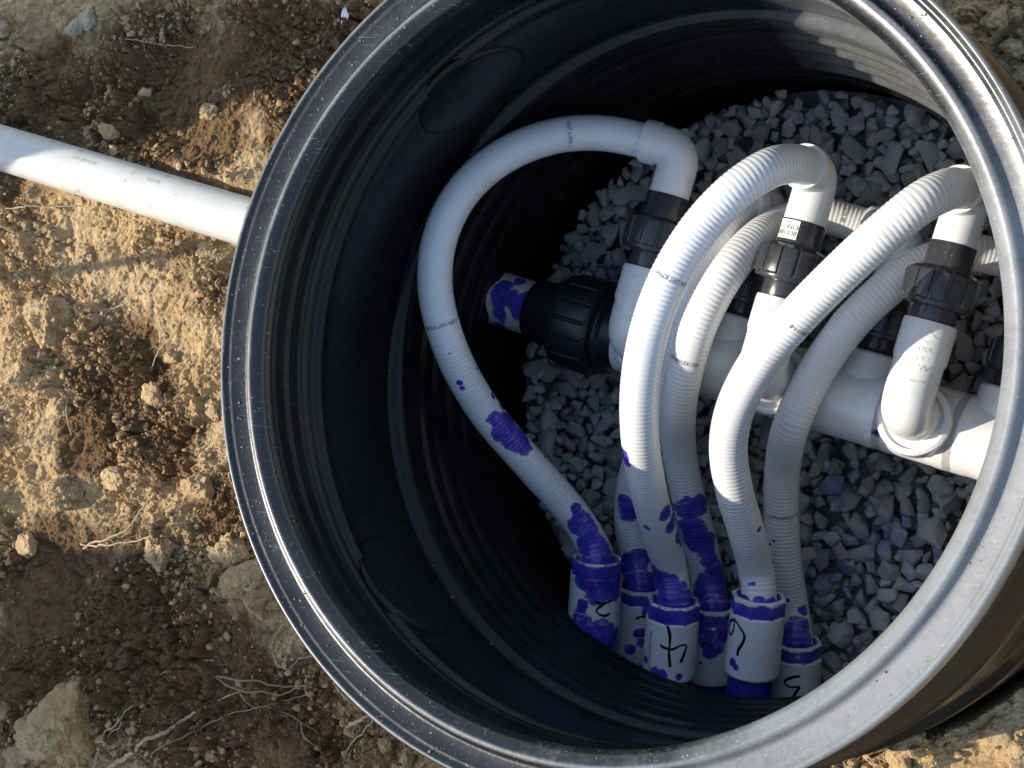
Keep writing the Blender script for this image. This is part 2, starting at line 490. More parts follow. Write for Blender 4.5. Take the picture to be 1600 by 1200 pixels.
# ------------------------------------------------------------------ layout constants (metres; rim top is z = 0)
OUT = {6: [[0.0355, -0.2934, -0.551], [0.0339, -0.316, -0.556], [0.025, -0.4032, -0.578]], 4: [[-0.0884, -0.3167, -0.549], [-0.0902, -0.3398, -0.554], [-0.097, -0.4236, -0.576]], 2: [[-0.2138, -0.2715, -0.549], [-0.2151, -0.2914, -0.554], [-0.2223, -0.3939, -0.576]], 3: [[-0.1872, -0.3119, -0.654], [-0.1884, -0.3316, -0.659], [-0.1965, -0.4215, -0.681]], 1: [[-0.0706, -0.3254, -0.654], [-0.0704, -0.3474, -0.659], [-0.0765, -0.435, -0.681]], 5: [[0.0605, -0.3584, -0.654], [0.0607, -0.3789, -0.659], [0.0547, -0.4535, -0.681]]}
HOSES = {2: [[-0.2158, -0.3007, -0.5554], [-0.2138, -0.2715, -0.549], [-0.2413, -0.2372, -0.56], [-0.2645, -0.2001, -0.535], [-0.3053, -0.1468, -0.49], [-0.3552, -0.0741, -0.425], [-0.3798, 0.0073, -0.355], [-0.3943, 0.0885, -0.322], [-0.3879, 0.1591, -0.312], [-0.3636, 0.2236, -0.32], [-0.3219, 0.2787, -0.348], [-0.2605, 0.3135, -0.378], [-0.2017, 0.324, -0.408], [-0.1423, 0.3167, -0.4312], [-0.123, 0.3127, -0.4346]], 4: [[-0.0908, -0.3457, -0.5563], [-0.0884, -0.3167, -0.549], [-0.0968, -0.274, -0.545], [-0.0917, -0.2185, -0.48], [-0.0792, -0.1486, -0.39], [-0.0654, -0.083, -0.32], [-0.0504, -0.0196, -0.275], [-0.0306, 0.0471, -0.248], [-0.0048, 0.1102, -0.237], [0.029, 0.1685, -0.237], [0.0648, 0.2139, -0.247], [0.0914, 0.2447, -0.275], [0.1028, 0.2611, -0.32], [0.1012, 0.2716, -0.3881], [0.1022, 0.2713, -0.408]], 6: [[0.0327, -0.3224, -0.5581], [0.0355, -0.2934, -0.551], [0.0297, -0.2586, -0.545], [0.0303, -0.2051, -0.49], [0.0297, -0.15, -0.43], [0.0332, -0.0967, -0.385], [0.0551, -0.0441, -0.34], [0.0973, 0.0154, -0.3], [0.1482, 0.0703, -0.278], [0.203, 0.1238, -0.262], [0.2495, 0.1694, -0.258], [0.2838, 0.2053, -0.272], [0.3015, 0.227, -0.31], [0.2992, 0.243, -0.3881], [0.2995, 0.2442, -0.4081]], 3: [[-0.1897, -0.341, -0.6612], [-0.1872, -0.3119, -0.654], [-0.1992, -0.2699, -0.655], [-0.2024, -0.212, -0.63], [-0.1816, -0.1486, -0.585], [-0.1449, -0.0864, -0.54], [-0.1096, -0.0313, -0.502], [-0.0921, 0.0133, -0.484], [-0.0789, 0.0753, -0.472], [-0.0611, 0.1366, -0.46], [-0.0364, 0.1911, -0.455], [-0.0181, 0.2459, -0.5117], [-0.0112, 0.2486, -0.5303]], 1: [[-0.0721, -0.3545, -0.6612], [-0.0706, -0.3254, -0.654], [-0.0809, -0.2939, -0.66], [-0.0887, -0.2376, -0.635], [-0.0977, -0.1685, -0.59], [-0.0979, -0.1009, -0.54], [-0.0734, -0.0404, -0.465], [-0.05, 0.019, -0.425], [-0.0269, 0.0789, -0.41], [-0.0011, 0.1384, -0.418], [0.0191, 0.1852, -0.455], [0.0382, 0.2194, -0.51], [0.0759, 0.234, -0.53], [0.1437, 0.2228, -0.56], [0.1633, 0.2186, -0.56]], 5: [[0.0587, -0.3872, -0.6622], [0.0605, -0.3584, -0.654], [0.0489, -0.3145, -0.66], [0.0407, -0.2504, -0.635], [0.0409, -0.1772, -0.6], [0.0502, -0.1143, -0.56], [0.0829, -0.0537, -0.485], [0.1078, 0.0074, -0.478], [0.1478, 0.0708, -0.47], [0.1856, 0.1189, -0.478], [0.2212, 0.1577, -0.5], [0.26, 0.1806, -0.522], [0.2927, 0.1876, -0.54], [0.3326, 0.183, -0.56], [0.3521, 0.1789, -0.56]]}
STAIN = {2: [[-0.2168, -0.2511, -0.5335, 0.0295], [-0.1988, -0.2786, -0.5296, 0.0338], [-0.2394, -0.2238, -0.5316, 0.0228], [-0.3236, -0.0926, -0.4306, 0.0268], [-0.3073, -0.1132, -0.4511, 0.0224], [-0.3317, -0.0847, -0.419, 0.0156], [-0.3174, -0.0789, -0.4514, 0.0101], [-0.3091, -0.0924, -0.4622, 0.0061], [-0.3289, -0.0642, -0.4347, 0.009], [-0.3223, -0.0579, -0.4387, 0.0061], [-0.3385, -0.0515, -0.4153, 0.006], [-0.3399, -0.0321, -0.4065, 0.005], [-0.3492, -0.0166, -0.3809, 0.004], [-0.3648, -0.039, -0.3634, 0.0059], [-0.3632, -0.0457, -0.3691, 0.006], [-0.2411, -0.1742, -0.5373, 0.0091], [-0.2844, -0.129, -0.4928, 0.0051], [-0.3692, -0.0004, -0.3352, 0.0029], [-0.3066, -0.0967, -0.4662, 0.0071], [-0.2432, -0.2027, -0.5241, 0.0102], [-0.1925, -0.2996, -0.547, 0.034], [-0.2341, -0.3045, -0.5378, 0.0342], [-0.2277, -0.229, -0.5407, 0.0182]], 4: [[-0.0877, -0.1192, -0.3314, 0.0152], [-0.0839, -0.127, -0.337, 0.0102], [-0.0691, -0.1873, -0.4302, 0.0168], [-0.0683, -0.2028, -0.4612, 0.0171], [-0.0705, -0.2234, -0.4947, 0.0141], [-0.0721, -0.2326, -0.5102, 0.0087], [-0.0886, -0.2076, -0.4387, 0.0096], [-0.0915, -0.2202, -0.4549, 0.0048], [-0.1238, -0.2766, -0.5186, 0.0243], [-0.104, -0.2879, -0.5255, 0.022], [-0.086, -0.2919, -0.5252, 0.0154], [-0.071, -0.2931, -0.5364, 0.0088], [-0.091, -0.3177, -0.5247, 0.0242], [-0.0737, -0.3157, -0.5295, 0.0241], [-0.0631, -0.3152, -0.5511, 0.0199]], 3: [[-0.1898, -0.1965, -0.598, 0.0231], [-0.1931, -0.1828, -0.586, 0.0138], [-0.1868, -0.2776, -0.6333, 0.0211], [-0.2036, -0.2844, -0.6324, 0.0235], [-0.1799, -0.2692, -0.6396, 0.0164], [-0.1868, -0.3139, -0.6295, 0.0257], [-0.1663, -0.3088, -0.6412, 0.0257]], 1: [[-0.0937, -0.1868, -0.5771, 0.0247], [-0.079, -0.1806, -0.5833, 0.0202], [-0.0864, -0.2184, -0.5988, 0.0272], [-0.0727, -0.245, -0.6212, 0.0171], [-0.0755, -0.2312, -0.6123, 0.0227], [-0.0711, -0.2589, -0.6284, 0.016], [-0.0885, -0.2373, -0.6088, 0.0159], [-0.0626, -0.2864, -0.6443, 0.0298], [-0.0708, -0.3105, -0.6325, 0.0297], [-0.0493, -0.3175, -0.6434, 0.0297], [-0.0847, -0.3264, -0.6336, 0.0298], [-0.0591, -0.3276, -0.6323, 0.0228]], 6: [[0.0496, -0.1995, -0.4749, 0.0066], [0.0347, -0.2767, -0.5248, 0.0048], [0.0084, -0.3007, -0.5348, 0.0097], [0.0237, -0.3047, -0.5322, 0.0129], [0.0426, -0.3048, -0.5309, 0.0128], [0.057, -0.3007, -0.5413, 0.0107], [0.0283, -0.2784, -0.5252, 0.0029]], 5: [[0.029, -0.2238, -0.6002, 0.004], [0.0271, -0.235, -0.606, 0.004], [0.0296, -0.2475, -0.6106, 0.005], [0.0356, -0.2185, -0.5961, 0.004], [0.0618, -0.3432, -0.6311, 0.0155], [0.07, -0.3333, -0.6379, 0.0177], [0.054, -0.3578, -0.6301, 0.02], [0.0706, -0.3601, -0.6319, 0.0243], [0.0703, -0.3155, -0.6466, 0.01], [0.0499, -0.3021, -0.633, 0.004]]}
CSTAIN = {2: [[-0.2149, -0.3015, -0.5188, 0.0208], [-0.1896, -0.308, -0.5316, 0.0254], [-0.1811, -0.3168, -0.5483, 0.0162], [-0.2013, -0.3185, -0.5261, 0.0208], [-0.2254, -0.359, -0.5316, 0.0139], [-0.2152, -0.3669, -0.5335, 0.0162], [-0.231, -0.3786, -0.5366, 0.0186], [-0.1984, -0.3791, -0.544, 0.0255], [-0.1861, -0.3879, -0.5638, 0.021], [-0.2201, -0.3395, -0.527, 0.0104], [-0.1882, -0.3736, -0.5541, 0.0139], [-0.1784, -0.2979, -0.5493, 0.0139]], 4: [[-0.1014, -0.4193, -0.5384, 0.0113], [-0.1191, -0.4041, -0.5415, 0.0068], [-0.0918, -0.4196, -0.5389, 0.009], [-0.0715, -0.421, -0.5491, 0.0068]], 6: [[0.0096, -0.3892, -0.5413, 0.0077], [0.0151, -0.3945, -0.5405, 0.0066]], 3: [[-0.1636, -0.3465, -0.6365, 0.0119], [-0.1741, -0.3816, -0.6398, 0.0108], [-0.1651, -0.3906, -0.6502, 0.0168], [-0.188, -0.4077, -0.6417, 0.0096]], 1: [[-0.0637, -0.3747, -0.6301, 0.0186], [-0.0511, -0.378, -0.6369, 0.0163], [-0.0434, -0.363, -0.639, 0.0163], [-0.0683, -0.3611, -0.6257, 0.0116], [-0.0612, -0.3934, -0.6361, 0.0117]], 5: [[0.0816, -0.3809, -0.6298, 0.0102], [0.0693, -0.3805, -0.6241, 0.0102]]}
DIGIT = {2: [[[-0.2028, -0.3313, -0.5283], [-0.1964, -0.3333, -0.5326], [-0.1901, -0.3335, -0.538], [-0.1838, -0.3285, -0.5455]], [[-0.1891, -0.3326, -0.5389], [-0.1965, -0.3395, -0.534], [-0.1999, -0.3452, -0.5333], [-0.1967, -0.3503, -0.5369], [-0.1906, -0.3516, -0.543], [-0.186, -0.3486, -0.5484]]], 3: [[[-0.1788, -0.359, -0.6305], [-0.1724, -0.3549, -0.6321], [-0.1655, -0.3553, -0.6371]]], 4: [[[-0.0829, -0.3487, -0.5201], [-0.0802, -0.3609, -0.5244], [-0.0802, -0.3714, -0.5275], [-0.0817, -0.3874, -0.5318], [-0.081, -0.4077, -0.5382]], [[-0.0932, -0.3784, -0.5269], [-0.0866, -0.3815, -0.5286], [-0.078, -0.3822, -0.5317], [-0.068, -0.3759, -0.5363], [-0.0625, -0.3755, -0.542], [-0.0648, -0.3871, -0.5436], [-0.0692, -0.4007, -0.5438]]], 1: [[[-0.0715, -0.3829, -0.6308], [-0.0641, -0.3786, -0.6308], [-0.0573, -0.3827, -0.6342]], [[-0.075, -0.4103, -0.6377], [-0.071, -0.4086, -0.6375]]], 6: [[[0.0136, -0.3281, -0.5264], [0.0025, -0.3342, -0.5364], [0.0002, -0.3454, -0.5403], [0.0048, -0.3517, -0.5368], [0.0107, -0.3434, -0.5311], [0.0137, -0.3301, -0.5268], [0.023, -0.3393, -0.5255], [0.0289, -0.3482, -0.5269], [0.026, -0.3594, -0.5299], [0.0204, -0.3687, -0.533], [0.0185, -0.3775, -0.5354]]], 5: [[[0.0766, -0.4041, -0.6344], [0.0662, -0.4081, -0.6319], [0.0575, -0.4155, -0.633], [0.0635, -0.4218, -0.6357], [0.0756, -0.4203, -0.6396], [0.072, -0.4274, -0.6401], [0.0683, -0.4354, -0.6414]]]}
PRINTS = {4: [[0.0046, 0.0982, -0.2171]], 1: [[-0.0481, 0.012, -0.4038], [0.1166, 0.234, -0.5227]], 6: [[0.1578, 0.0464, -0.2745]], 5: [[0.0511, -0.1835, -0.582]], 2: [[-0.3751, 0.0367, -0.3171], [-0.23, 0.3132, -0.3667]]}
ROOTS = [{'p': [[-1.2439, -0.3743, -0.57], [-1.1577, -0.3384, -0.57], [-1.095, -0.2565, -0.57]], 'r': 0.0022}, {'p': [[-1.2478, -0.369, -0.57], [-1.1843, -0.364, -0.57], [-1.0768, -0.3362, -0.57], [-1.0399, -0.321, -0.57]], 'r': 0.002}, {'p': [[-1.2976, -0.0866, -0.57], [-1.3006, -0.1311, -0.57], [-1.2878, -0.1767, -0.57]], 'r': 0.0018}, {'p': [[-1.1698, 0.0726, -0.57], [-1.2116, 0.0479, -0.57], [-1.244, 0.006, -0.57]], 'r': 0.0014}, {'p': [[-1.0701, 0.0112, -0.57], [-1.1051, -0.0211, -0.57], [-1.1349, -0.0511, -0.57]], 'r': 0.0013}, {'p': [[-1.5218, 0.1992, -0.57], [-1.4261, 0.2247, -0.57], [-1.2992, 0.2321, -0.57]], 'r': 0.0015}, {'p': [[-1.116, -0.744, -0.57], [-1.0029, -0.669, -0.57], [-0.9467, -0.6162, -0.57], [-0.9082, -0.5938, -0.57]], 'r': 0.0045}, {'p': [[-0.9082, -0.5938, -0.57], [-0.8888, -0.5853, -0.57], [-0.8572, -0.5675, -0.57]], 'r': 0.0016}, {'p': [[-1.1817, -0.756, -0.57], [-1.1674, -0.6974, -0.57], [-1.1424, -0.6619, -0.57]], 'r': 0.002}, {'p': [[-1.145, -0.7493, -0.57], [-1.1293, -0.702, -0.57], [-1.0848, -0.6501, -0.57], [-1.0369, -0.5763, -0.57], [-0.9706, -0.541, -0.57], [-0.9234, -0.5296, -0.57]], 'r': 0.0018}, {'p': [[-1.1427, -0.6597, -0.57], [-1.0908, -0.6599, -0.57], [-1.1285, -0.7074, -0.57], [-1.16, -0.7498, -0.57]], 'r': 0.0014}, {'p': [[-0.7833, -0.4393, -0.57], [-0.8126, -0.4782, -0.57], [-0.8093, -0.5041, -0.57], [-0.7808, -0.5218, -0.57], [-0.7534, -0.501, -0.57], [-0.7159, -0.4933, -0.57]], 'r': 0.0012}, {'p': [[-0.7591, -0.6113, -0.57], [-0.7169, -0.6402, -0.57], [-0.689, -0.6609, -0.57]], 'r': 0.0022}, {'p': [[-0.5947, -0.5682, -0.57], [-0.6151, -0.602, -0.57], [-0.643, -0.6272, -0.57], [-0.6699, -0.6626, -0.57]], 'r': 0.0022}, {'p': [[-0.6523, -0.6013, -0.57], [-0.6235, -0.5832, -0.57], [-0.5985, -0.5668, -0.57]], 'r': 0.005}, {'p': [[-0.9267, -0.557, -0.57], [-0.8726, -0.5529, -0.57], [-0.7928, -0.551, -0.57], [-0.7163, -0.542, -0.57]], 'r': 0.002}, {'p': [[-0.9265, -0.5591, -0.57], [-0.8569, -0.5696, -0.57], [-0.7911, -0.5643, -0.57], [-0.7231, -0.5379, -0.57]], 'r': 0.0018}, {'p': [[-1.0063, -0.6968, -0.57], [-0.904, -0.6252, -0.57], [-0.8144, -0.5891, -0.57], [-0.7275, -0.5542, -0.57]], 'r': 0.0018}, {'p': [[-0.8209, -0.5902, -0.57], [-0.7598, -0.6062, -0.57], [-0.7194, -0.62, -0.57]], 'r': 0.0015}, {'p': [[-0.6835, -0.5296, -0.57], [-0.6532, -0.5423, -0.57], [-0.6133, -0.5663, -0.57]], 'r': 0.0015}, {'p': [[-1.2662, 0.55, -0.57], [-1.1883, 0.5373, -0.57], [-1.0907, 0.5251, -0.57]], 'r': 0.0012}, {'p': [[-0.9241, -0.2073, -0.57], [-0.9371, -0.2139, -0.57], [-0.9233, -0.2453, -0.57]], 'r': 0.0012}, {'p': [[-0.9677, 0.0749, -0.57], [-0.9613, 0.0475, -0.57], [-0.9653, 0.0032, -0.57]], 'r': 0.0012}, {'p': [[-1.3947, -0.2089, -0.57], [-1.3793, -0.1486, -0.57], [-1.356, -0.088, -0.57]], 'r': 0.0012}, {'p': [[0.1976, 0.4946, -0.57], [0.2386, 0.5191, -0.57], [0.2627, 0.5353, -0.57]], 'r': 0.002}, {'p': [[0.2768, 0.5171, -0.57], [0.2883, 0.5295, -0.57], [0.2956, 0.5421, -0.57]], 'r': 0.0015}, {'p': [[-0.8642, -0.3553, -0.57], [-0.8573, -0.3779, -0.57], [-0.85, -0.393, -0.57]], 'r': 0.0016}, {'p': [[-1.318, 0.1434, -0.57], [-1.3161, 0.1081, -0.57], [-1.3057, 0.0791, -0.57]], 'r': 0.0012}, {'p': [[-1.4684, -0.1553, -0.57], [-1.4311, -0.1287, -0.57], [-1.3799, -0.0896, -0.57]], 'r': 0.0012}]
CLODS = [[-1.3348, 0.5835, -0.58, 0.0224], [-1.3594, 0.5666, -0.58, 0.0165], [-1.5453, 0.5676, -0.58, 0.0195], [-1.35, 0.0219, -0.58, 0.0421], [-1.385, 0.0418, -0.58, 0.0283], [-1.0798, -0.0243, -0.58, 0.0134], [-1.0942, 0.0179, -0.58, 0.0112], [-1.1991, -0.6702, -0.58, 0.0587], [-1.2515, -0.7132, -0.58, 0.0456], [-0.9136, -0.3505, -0.58, 0.0323], [-0.875, -0.3858, -0.58, 0.0364], [-0.8371, -0.4184, -0.58, 0.034], [-1.0605, -0.3611, -0.58, 0.0288], [-1.3277, -0.1324, -0.58, 0.0256], [-1.3838, -0.0771, -0.58, 0.0306], [-1.0047, -0.242, -0.58, 0.0242], [-1.238, 0.3692, -0.58, 0.0185], [-1.2625, 0.346, -0.58, 0.0116], [-1.549, 0.4784, -0.58, 0.0122], [-1.3474, -0.3805, -0.58, 0.0233], [-1.4216, -0.3177, -0.58, 0.0259], [-1.0748, 0.1228, -0.58, 0.0134], [-1.2814, 0.1494, -0.58, 0.0185], [0.25, -0.4664, -0.58, 0.0203], [0.2353, -0.4944, -0.58, 0.0221], [0.3537, -0.4358, -0.58, 0.0198], [0.3806, -0.4516, -0.58, 0.018], [0.3075, 0.4733, -0.58, 0.017], [0.2891, 0.4541, -0.58, 0.0154], [0.243, 0.491, -0.58, 0.0121], [0.2882, 0.5064, -0.58, 0.0137], [0.3225, 0.4399, -0.58, 0.0186], [-1.0259, 0.4062, -0.58, 0.0156], [-1.1996, 0.4446, -0.58, 0.0138], [-0.5779, -0.6119, -0.58, 0.0141], [-0.528, -0.6281, -0.58, 0.014], [-1.3525, -0.6726, -0.58, 0.0232], [-1.3234, -0.7602, -0.58, 0.0277], [-1.1113, -0.0941, -0.58, 0.0202], [-0.994, -0.1083, -0.58, 0.0176], [-1.2819, -0.2861, -0.58, 0.0323], [-1.1955, -0.2432, -0.58, 0.025]]
MOIST_SHADE = [[-1.1603, 0.4411, -0.57, 0.1713], [-0.927, 0.5129, -0.57, 0.1206], [-1.4062, 0.4233, -0.57, 0.1309], [-0.8441, 0.3893, -0.57, 0.0755], [-1.0344, 0.3701, -0.57, 0.0892], [-0.7693, 0.5282, -0.57, 0.0852], [-1.1866, -0.0771, -0.57, 0.1081], [-1.1483, -0.0291, -0.57, 0.0679], [-1.2418, -0.173, -0.57, 0.0803], [-1.1029, -0.5198, -0.57, 0.1894], [-1.2776, -0.4645, -0.57, 0.138], [-0.9509, -0.5845, -0.57, 0.1624], [-1.3041, -0.6062, -0.57, 0.1383], [-0.7699, -0.6288, -0.57, 0.1255], [-1.0774, -0.171, -0.57, 0.0669], [-0.9492, -0.2805, -0.57, 0.0653]]  # damp spots; those at the upper left put cast shade into the soil
M0 = np.array([-.257, .067, -.56]); U = unit([.978, -.206, 0]); VV = unit([.206, .978, 0]); ZZ = np.array([0, 0, 1.])
PIPE_A = np.array([-.335, .0835, -.572]); PIPE_B = np.array([-1.468, .336, -.500])
HR = .0248

# ================================================================== GROUND
def pipe_dist(x, y):
    d = PIPE_B[:2] - PIPE_A[:2]; L2 = d @ d
    t = ((x - PIPE_A[0]) * d[0] + (y - PIPE_A[1]) * d[1]) / L2
    tc = np.clip(t, 0, 3)
    return np.hypot(x - PIPE_A[0] - tc * d[0], y - PIPE_A[1] - tc * d[1]), PIPE_A[2] + tc * (PIPE_B[2] - PIPE_A[2])

def sstep(a, b, x):
    t = np.clip((x - a) / (b - a), 0, 1); return t * t * (3 - 2 * t)

# unseen soil banks added to cast the ground shadows: (x, y, radius x, radius y, height)
SHADOW_BANKS = [[-2.5, 0.205, 0.5, 0.215, 1.9], [-2.35, -1.02, 0.6, 0.5, 1.8], [-0.25, -0.84, 0.36, 0.3, 0.85], [-1.86, 0.05, 0.16, 0.13, 0.22]]
def ground_z(x, y, fine=True):
    base = -.615 + .055 * np.clip(-x - .5, 0, 1.3)
    base = base + .05 * NZ.fbm(x * 1.7 + 3, y * 1.7, 3) + .040 * NZ.fbm(x * 5.5, y * 5.5 + 5, 3)
    # raise the unseen banks added for their shadows
    for bx, by, rx, ry, hh in SHADOW_BANKS:
        q = np.sqrt(((x - bx) / rx) ** 2 + ((y - by) / ry) ** 2) + .14 * NZ2.fbm(x * 2.5, y * 2.5, 3)
        base = base + hh * sstep(1.0, .45, q)
    r = np.hypot(x, y)
    far = sstep(2.6, 4.5, r)
    base = base * (1 - far) + (.02 + .06 * NZ.fbm(x * .4, y * .4, 3)) * far
    if fine:
        crumb = sstep(-.22, .12, NZ2.fbm(x * 4.2 + 8, y * 4.2, 3))
        wx = x + .006 * NZ.n2(x * 60, y * 60); wy = y + .006 * NZ2.n2(x * 60, y * 60)
        for sc_, am, cut, nz_ in ((15, .020, .62, NZ2), (31, .0135, .45, NZ), (58, .0082, .32, NZ2), (104, .0052, .22, NZ), (170, .0032, .10, NZ2)):
            v_, e_, tl = nz_.block(wx * sc_ + sc_, wy * sc_)
            lift = np.clip(.35 + .65 * v_ + .8 * tl, 0, 1.5)
            base = base + am * lift * sstep(.02, .20, e_) * (v_ > cut) * (.30 + .70 * crumb)
        base = base + .011 * NZ2.fbm(x * 19, y * 19, 4, .62) * (1.25 - .45 * crumb)
        cr_, cv = NZ2.cell2(x * 7 + .6 * NZ.n2(x * 9, y * 9), y * 7 + .6 * NZ.n2(x * 9 + 4, y * 9))
        base = base - (1 - crumb) * .010 * sstep(.62, .75, cr_)
    pd, pz = pipe_dist(x, y)
    w = 1 - sstep(.036, .075, pd)
    base = base + .022 * (1 - sstep(.05, .12, pd)) * (.4 + NZ.fbm(x * 7, y * 7, 2))
    base = base - w * np.maximum(0, base - (pz - .030))
    # the pit the basin stands in
    base = base - (1 - sstep(.49, .535, r)) * .35
    return base

def axis_pts(segs):
    out = []
    for a, b, step in segs:
        out.append(np.arange(a, b, step))
    return np.concatenate(out)
gx = axis_pts([(-60, -8, 4), (-8, -2.9, .3), (-2.9, -1.72, .03), (-1.72, -.42, .0026), (-.42, .02, .02), (.02, .62, .0042), (.62, 1.6, .04), (1.6, 8, .3), (8, 60.1, 4)])
gy = axis_pts([(-60, -8, 4), (-8, -2.4, .3), (-2.4, -.88, .03), (-.88, .74, .0028), (.74, 2.4, .04), (2.4, 8, .3), (8, 60.1, 4)])
X, Y = np.meshgrid(gx, gy)
Zg = ground_z(X, Y)
V = np.stack([X, Y, Zg], -1).reshape(-1, 3)
nx, ny = len(gx), len(gy)
ii = (np.arange(ny - 1)[:, None] * nx + np.arange(nx - 1)[None])
F = np.stack([ii, ii + 1, ii + nx + 1, ii + nx], -1).reshape(-1, 4)
def moist_shade_at(x, y):
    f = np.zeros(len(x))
    for mx, my, mz, mr in MOIST_SHADE:
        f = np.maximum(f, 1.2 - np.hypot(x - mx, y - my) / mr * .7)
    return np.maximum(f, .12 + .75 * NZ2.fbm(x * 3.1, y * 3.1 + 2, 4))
mo = moist_shade_at(V[:, 0], V[:, 1])
ground = obj('ground', fast_mesh('ground', V, F, smooth=False, attrs={'moist_shade': mo}), M_SOIL)
tag(ground, kind='structure')

# loose crumbs: nobody could count them
rng = np.random.RandomState(5)
def ico(sub):
    bm = bmesh.new(); bmesh.ops.create_icosphere(bm, subdivisions=sub, radius=1)
    v = np.array([q.co[:] for q in bm.verts]); f = np.array([[w.index for w in p.verts] for p in bm.faces]); bm.free()
    return v, f
iv, jf = ico(2)
iv2, jf2 = ico(1)
def crumbs(n, boxes, smin, smax, seed):
    rg = np.random.RandomState(seed)
    vs, fs, ms, off = [], [], [], 0
    var = []
    for k in range(24):
        q = iv2 * (1 + .6 * NZ.n3(iv2 * 1.6 + k * 7)[:, None]) * rg.uniform(.55, 1.35, 3)
        var.append(q)
    tot = sum(b[4] for b in boxes)
    for (x0, x1, y0, y1, wgt) in boxes:
        m_ = int(n * wgt / tot)
        xs = rg.uniform(x0, x1, m_); ys = rg.uniform(y0, y1, m_)
        keep = (NZ2.fbm(xs * 4.2 + 8, ys * 4.2, 3) + rg.uniform(-.25, .25, m_)) > -.05
        keep &= np.hypot(xs, ys) > .53
        keep &= (moist_shade_at(xs, ys) < .75) | (rg.rand(m_) < .35)
        xs, ys = xs[keep], ys[keep]
        zs = ground_z(xs, ys)
        sz = smin * (smax / smin) ** (rg.rand(len(xs)) ** 3.8)
        mz_ = moist_shade_at(xs, ys)
        for kk, (x, y, z, s) in enumerate(zip(xs, ys, zs, sz)):
            a = rg.uniform(0, 6.28); c, s_ = math.cos(a), math.sin(a)
            q = var[rg.randint(24)] * s
            q = np.stack([q[:, 0] * c - q[:, 1] * s_, q[:, 0] * s_ + q[:, 1] * c, q[:, 2]], 1) + (x, y, z + s * .35)
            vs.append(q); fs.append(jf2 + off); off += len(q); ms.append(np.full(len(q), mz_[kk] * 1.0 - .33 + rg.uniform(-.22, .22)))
    return np.concatenate(vs), np.concatenate(fs), np.concatenate(ms)
cv_, cf_, cm_ = crumbs(48000, [(-1.7, -.5, -.9, .75, 8), (.05, .7, -.75, -.4, .8), (.1, .7, .35, .76, .8)], .0019, .0080, 11)
def ledge_crumbs(n, seed):
    rg_ = np.random.RandomState(seed); vs, fs, ms, off = [], [], [], 0
    pr_ = [(.4650, -.0097), (.4740, -.0082), (.4842, -.0050), (.4905, -.0034), (.4955, .0010)]
    for k in range(n):
        th = rg_.uniform(0, 6.283) if k % 3 else rg_.normal(-2.6, .5)
        s_ = .0006 + .0013 * rg_.rand() ** 3
        if k < n * .8:
            r_ = rg_.uniform(.4655, .492); z_ = np.interp(r_, [q[0] for q in pr_], [q[1] for q in pr_])
        else:
            r_ = .4690; z_ = -.3395
        q = iv2 * (1 + .6 * NZ.n3(iv2 * 1.6 + k)[:, None]) * rg_.uniform(.6, 1.3, 3) * s_ + (r_ * math.cos(th), r_ * math.sin(th), z_ + s_ * .5)
        vs.append(q); fs.append(jf2 + off); off += len(q); ms.append(np.full(len(q), rg_.uniform(-.4, .5)))
    return np.concatenate(vs), np.concatenate(fs), np.concatenate(ms)
lv_, lf_, lm_ = ledge_crumbs(190, 61)
cf_ = np.concatenate([cf_, lf_ + len(cv_)]); cv_ = np.concatenate([cv_, lv_]); cm_ = np.concatenate([cm_, lm_])
cr = obj('soil_crumbs', fast_mesh('soil_crumbs', cv_, cf_, smooth=False, attrs={'moist_shade': cm_}), M_SOIL)
tag(cr, 'loose crumbs of tan soil scattered over the ground round the basin', 'soil', kind='stuff')

# ================================================================== BASIN
basin = thing('basin', 'large round black plastic basin with ribbed wall and grey scuffed rim', 'basin', (0, 0, -.76))
rim_prof = [(-.0352, .477), (-.036, .4985), (-.033, .4995), (-.004, .5000), (-.001, .4992), (.0008, .4975), (.0010, .4955), (.0002, .4938), (-.0020, .4920), (-.0034, .4905),
            (-.0046, .4880), (-.0042, .4862), (-.0050, .4842), (-.0066, .4800), (-.0082, .4740), (-.0094, .4682), (-.0097, .4655), (-.0090, .4640), (-.0072, .4625), (-.0045, .4608), (-.0018, .4590), (-.0003, .4568),
            (-.0002, .4545), (-.0012, .4515), (-.0028, .4482), (-.0048, .4448), (-.0075, .4418), (-.0112, .4396), (-.0160, .4382), (-.0210, .4378), (-.0255, .4385), (-.0285, .4405), (-.0300, .4440), (-.0352, .4770)]
BUMPY = Noise(51)
def basin_mod(k, a):
    # moulded plastic is never perfectly round
    return 1 + .0011 * np.sin(2 * a + .7) + .0007 * np.sin(3 * a + 2.1) + .0006 * np.sin(5 * a + k * .05) + .0004 * np.sin(9 * a + 1.3)
Vr, Fr = lathe([(p[0], p[1]) for p in rim_prof], (0, 0, 0), (0, 0, 1), 320, (1, 0, 0), basin_mod)
def film_light_field(V_, raised):
    # chalky wear on raised edges; sunlit brightness painted over the right side
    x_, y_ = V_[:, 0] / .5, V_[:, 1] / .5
    sun_side = x_ * .80 - y_ * .38 + .35 * NZ2.fbm(x_ * 2.2 + 4, y_ * 2.2, 3)
    return np.maximum(raised * .80, sstep(.12, .80, sun_side) * .95)
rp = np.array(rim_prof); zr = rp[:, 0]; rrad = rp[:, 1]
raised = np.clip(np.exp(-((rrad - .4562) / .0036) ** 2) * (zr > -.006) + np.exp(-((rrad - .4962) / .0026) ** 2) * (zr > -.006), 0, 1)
obj('rim', fast_mesh('rim', Vr, Fr, angle=50, attrs={'film_light': film_light_field(Vr, np.repeat(raised, 320))}), M_RIM, basin)
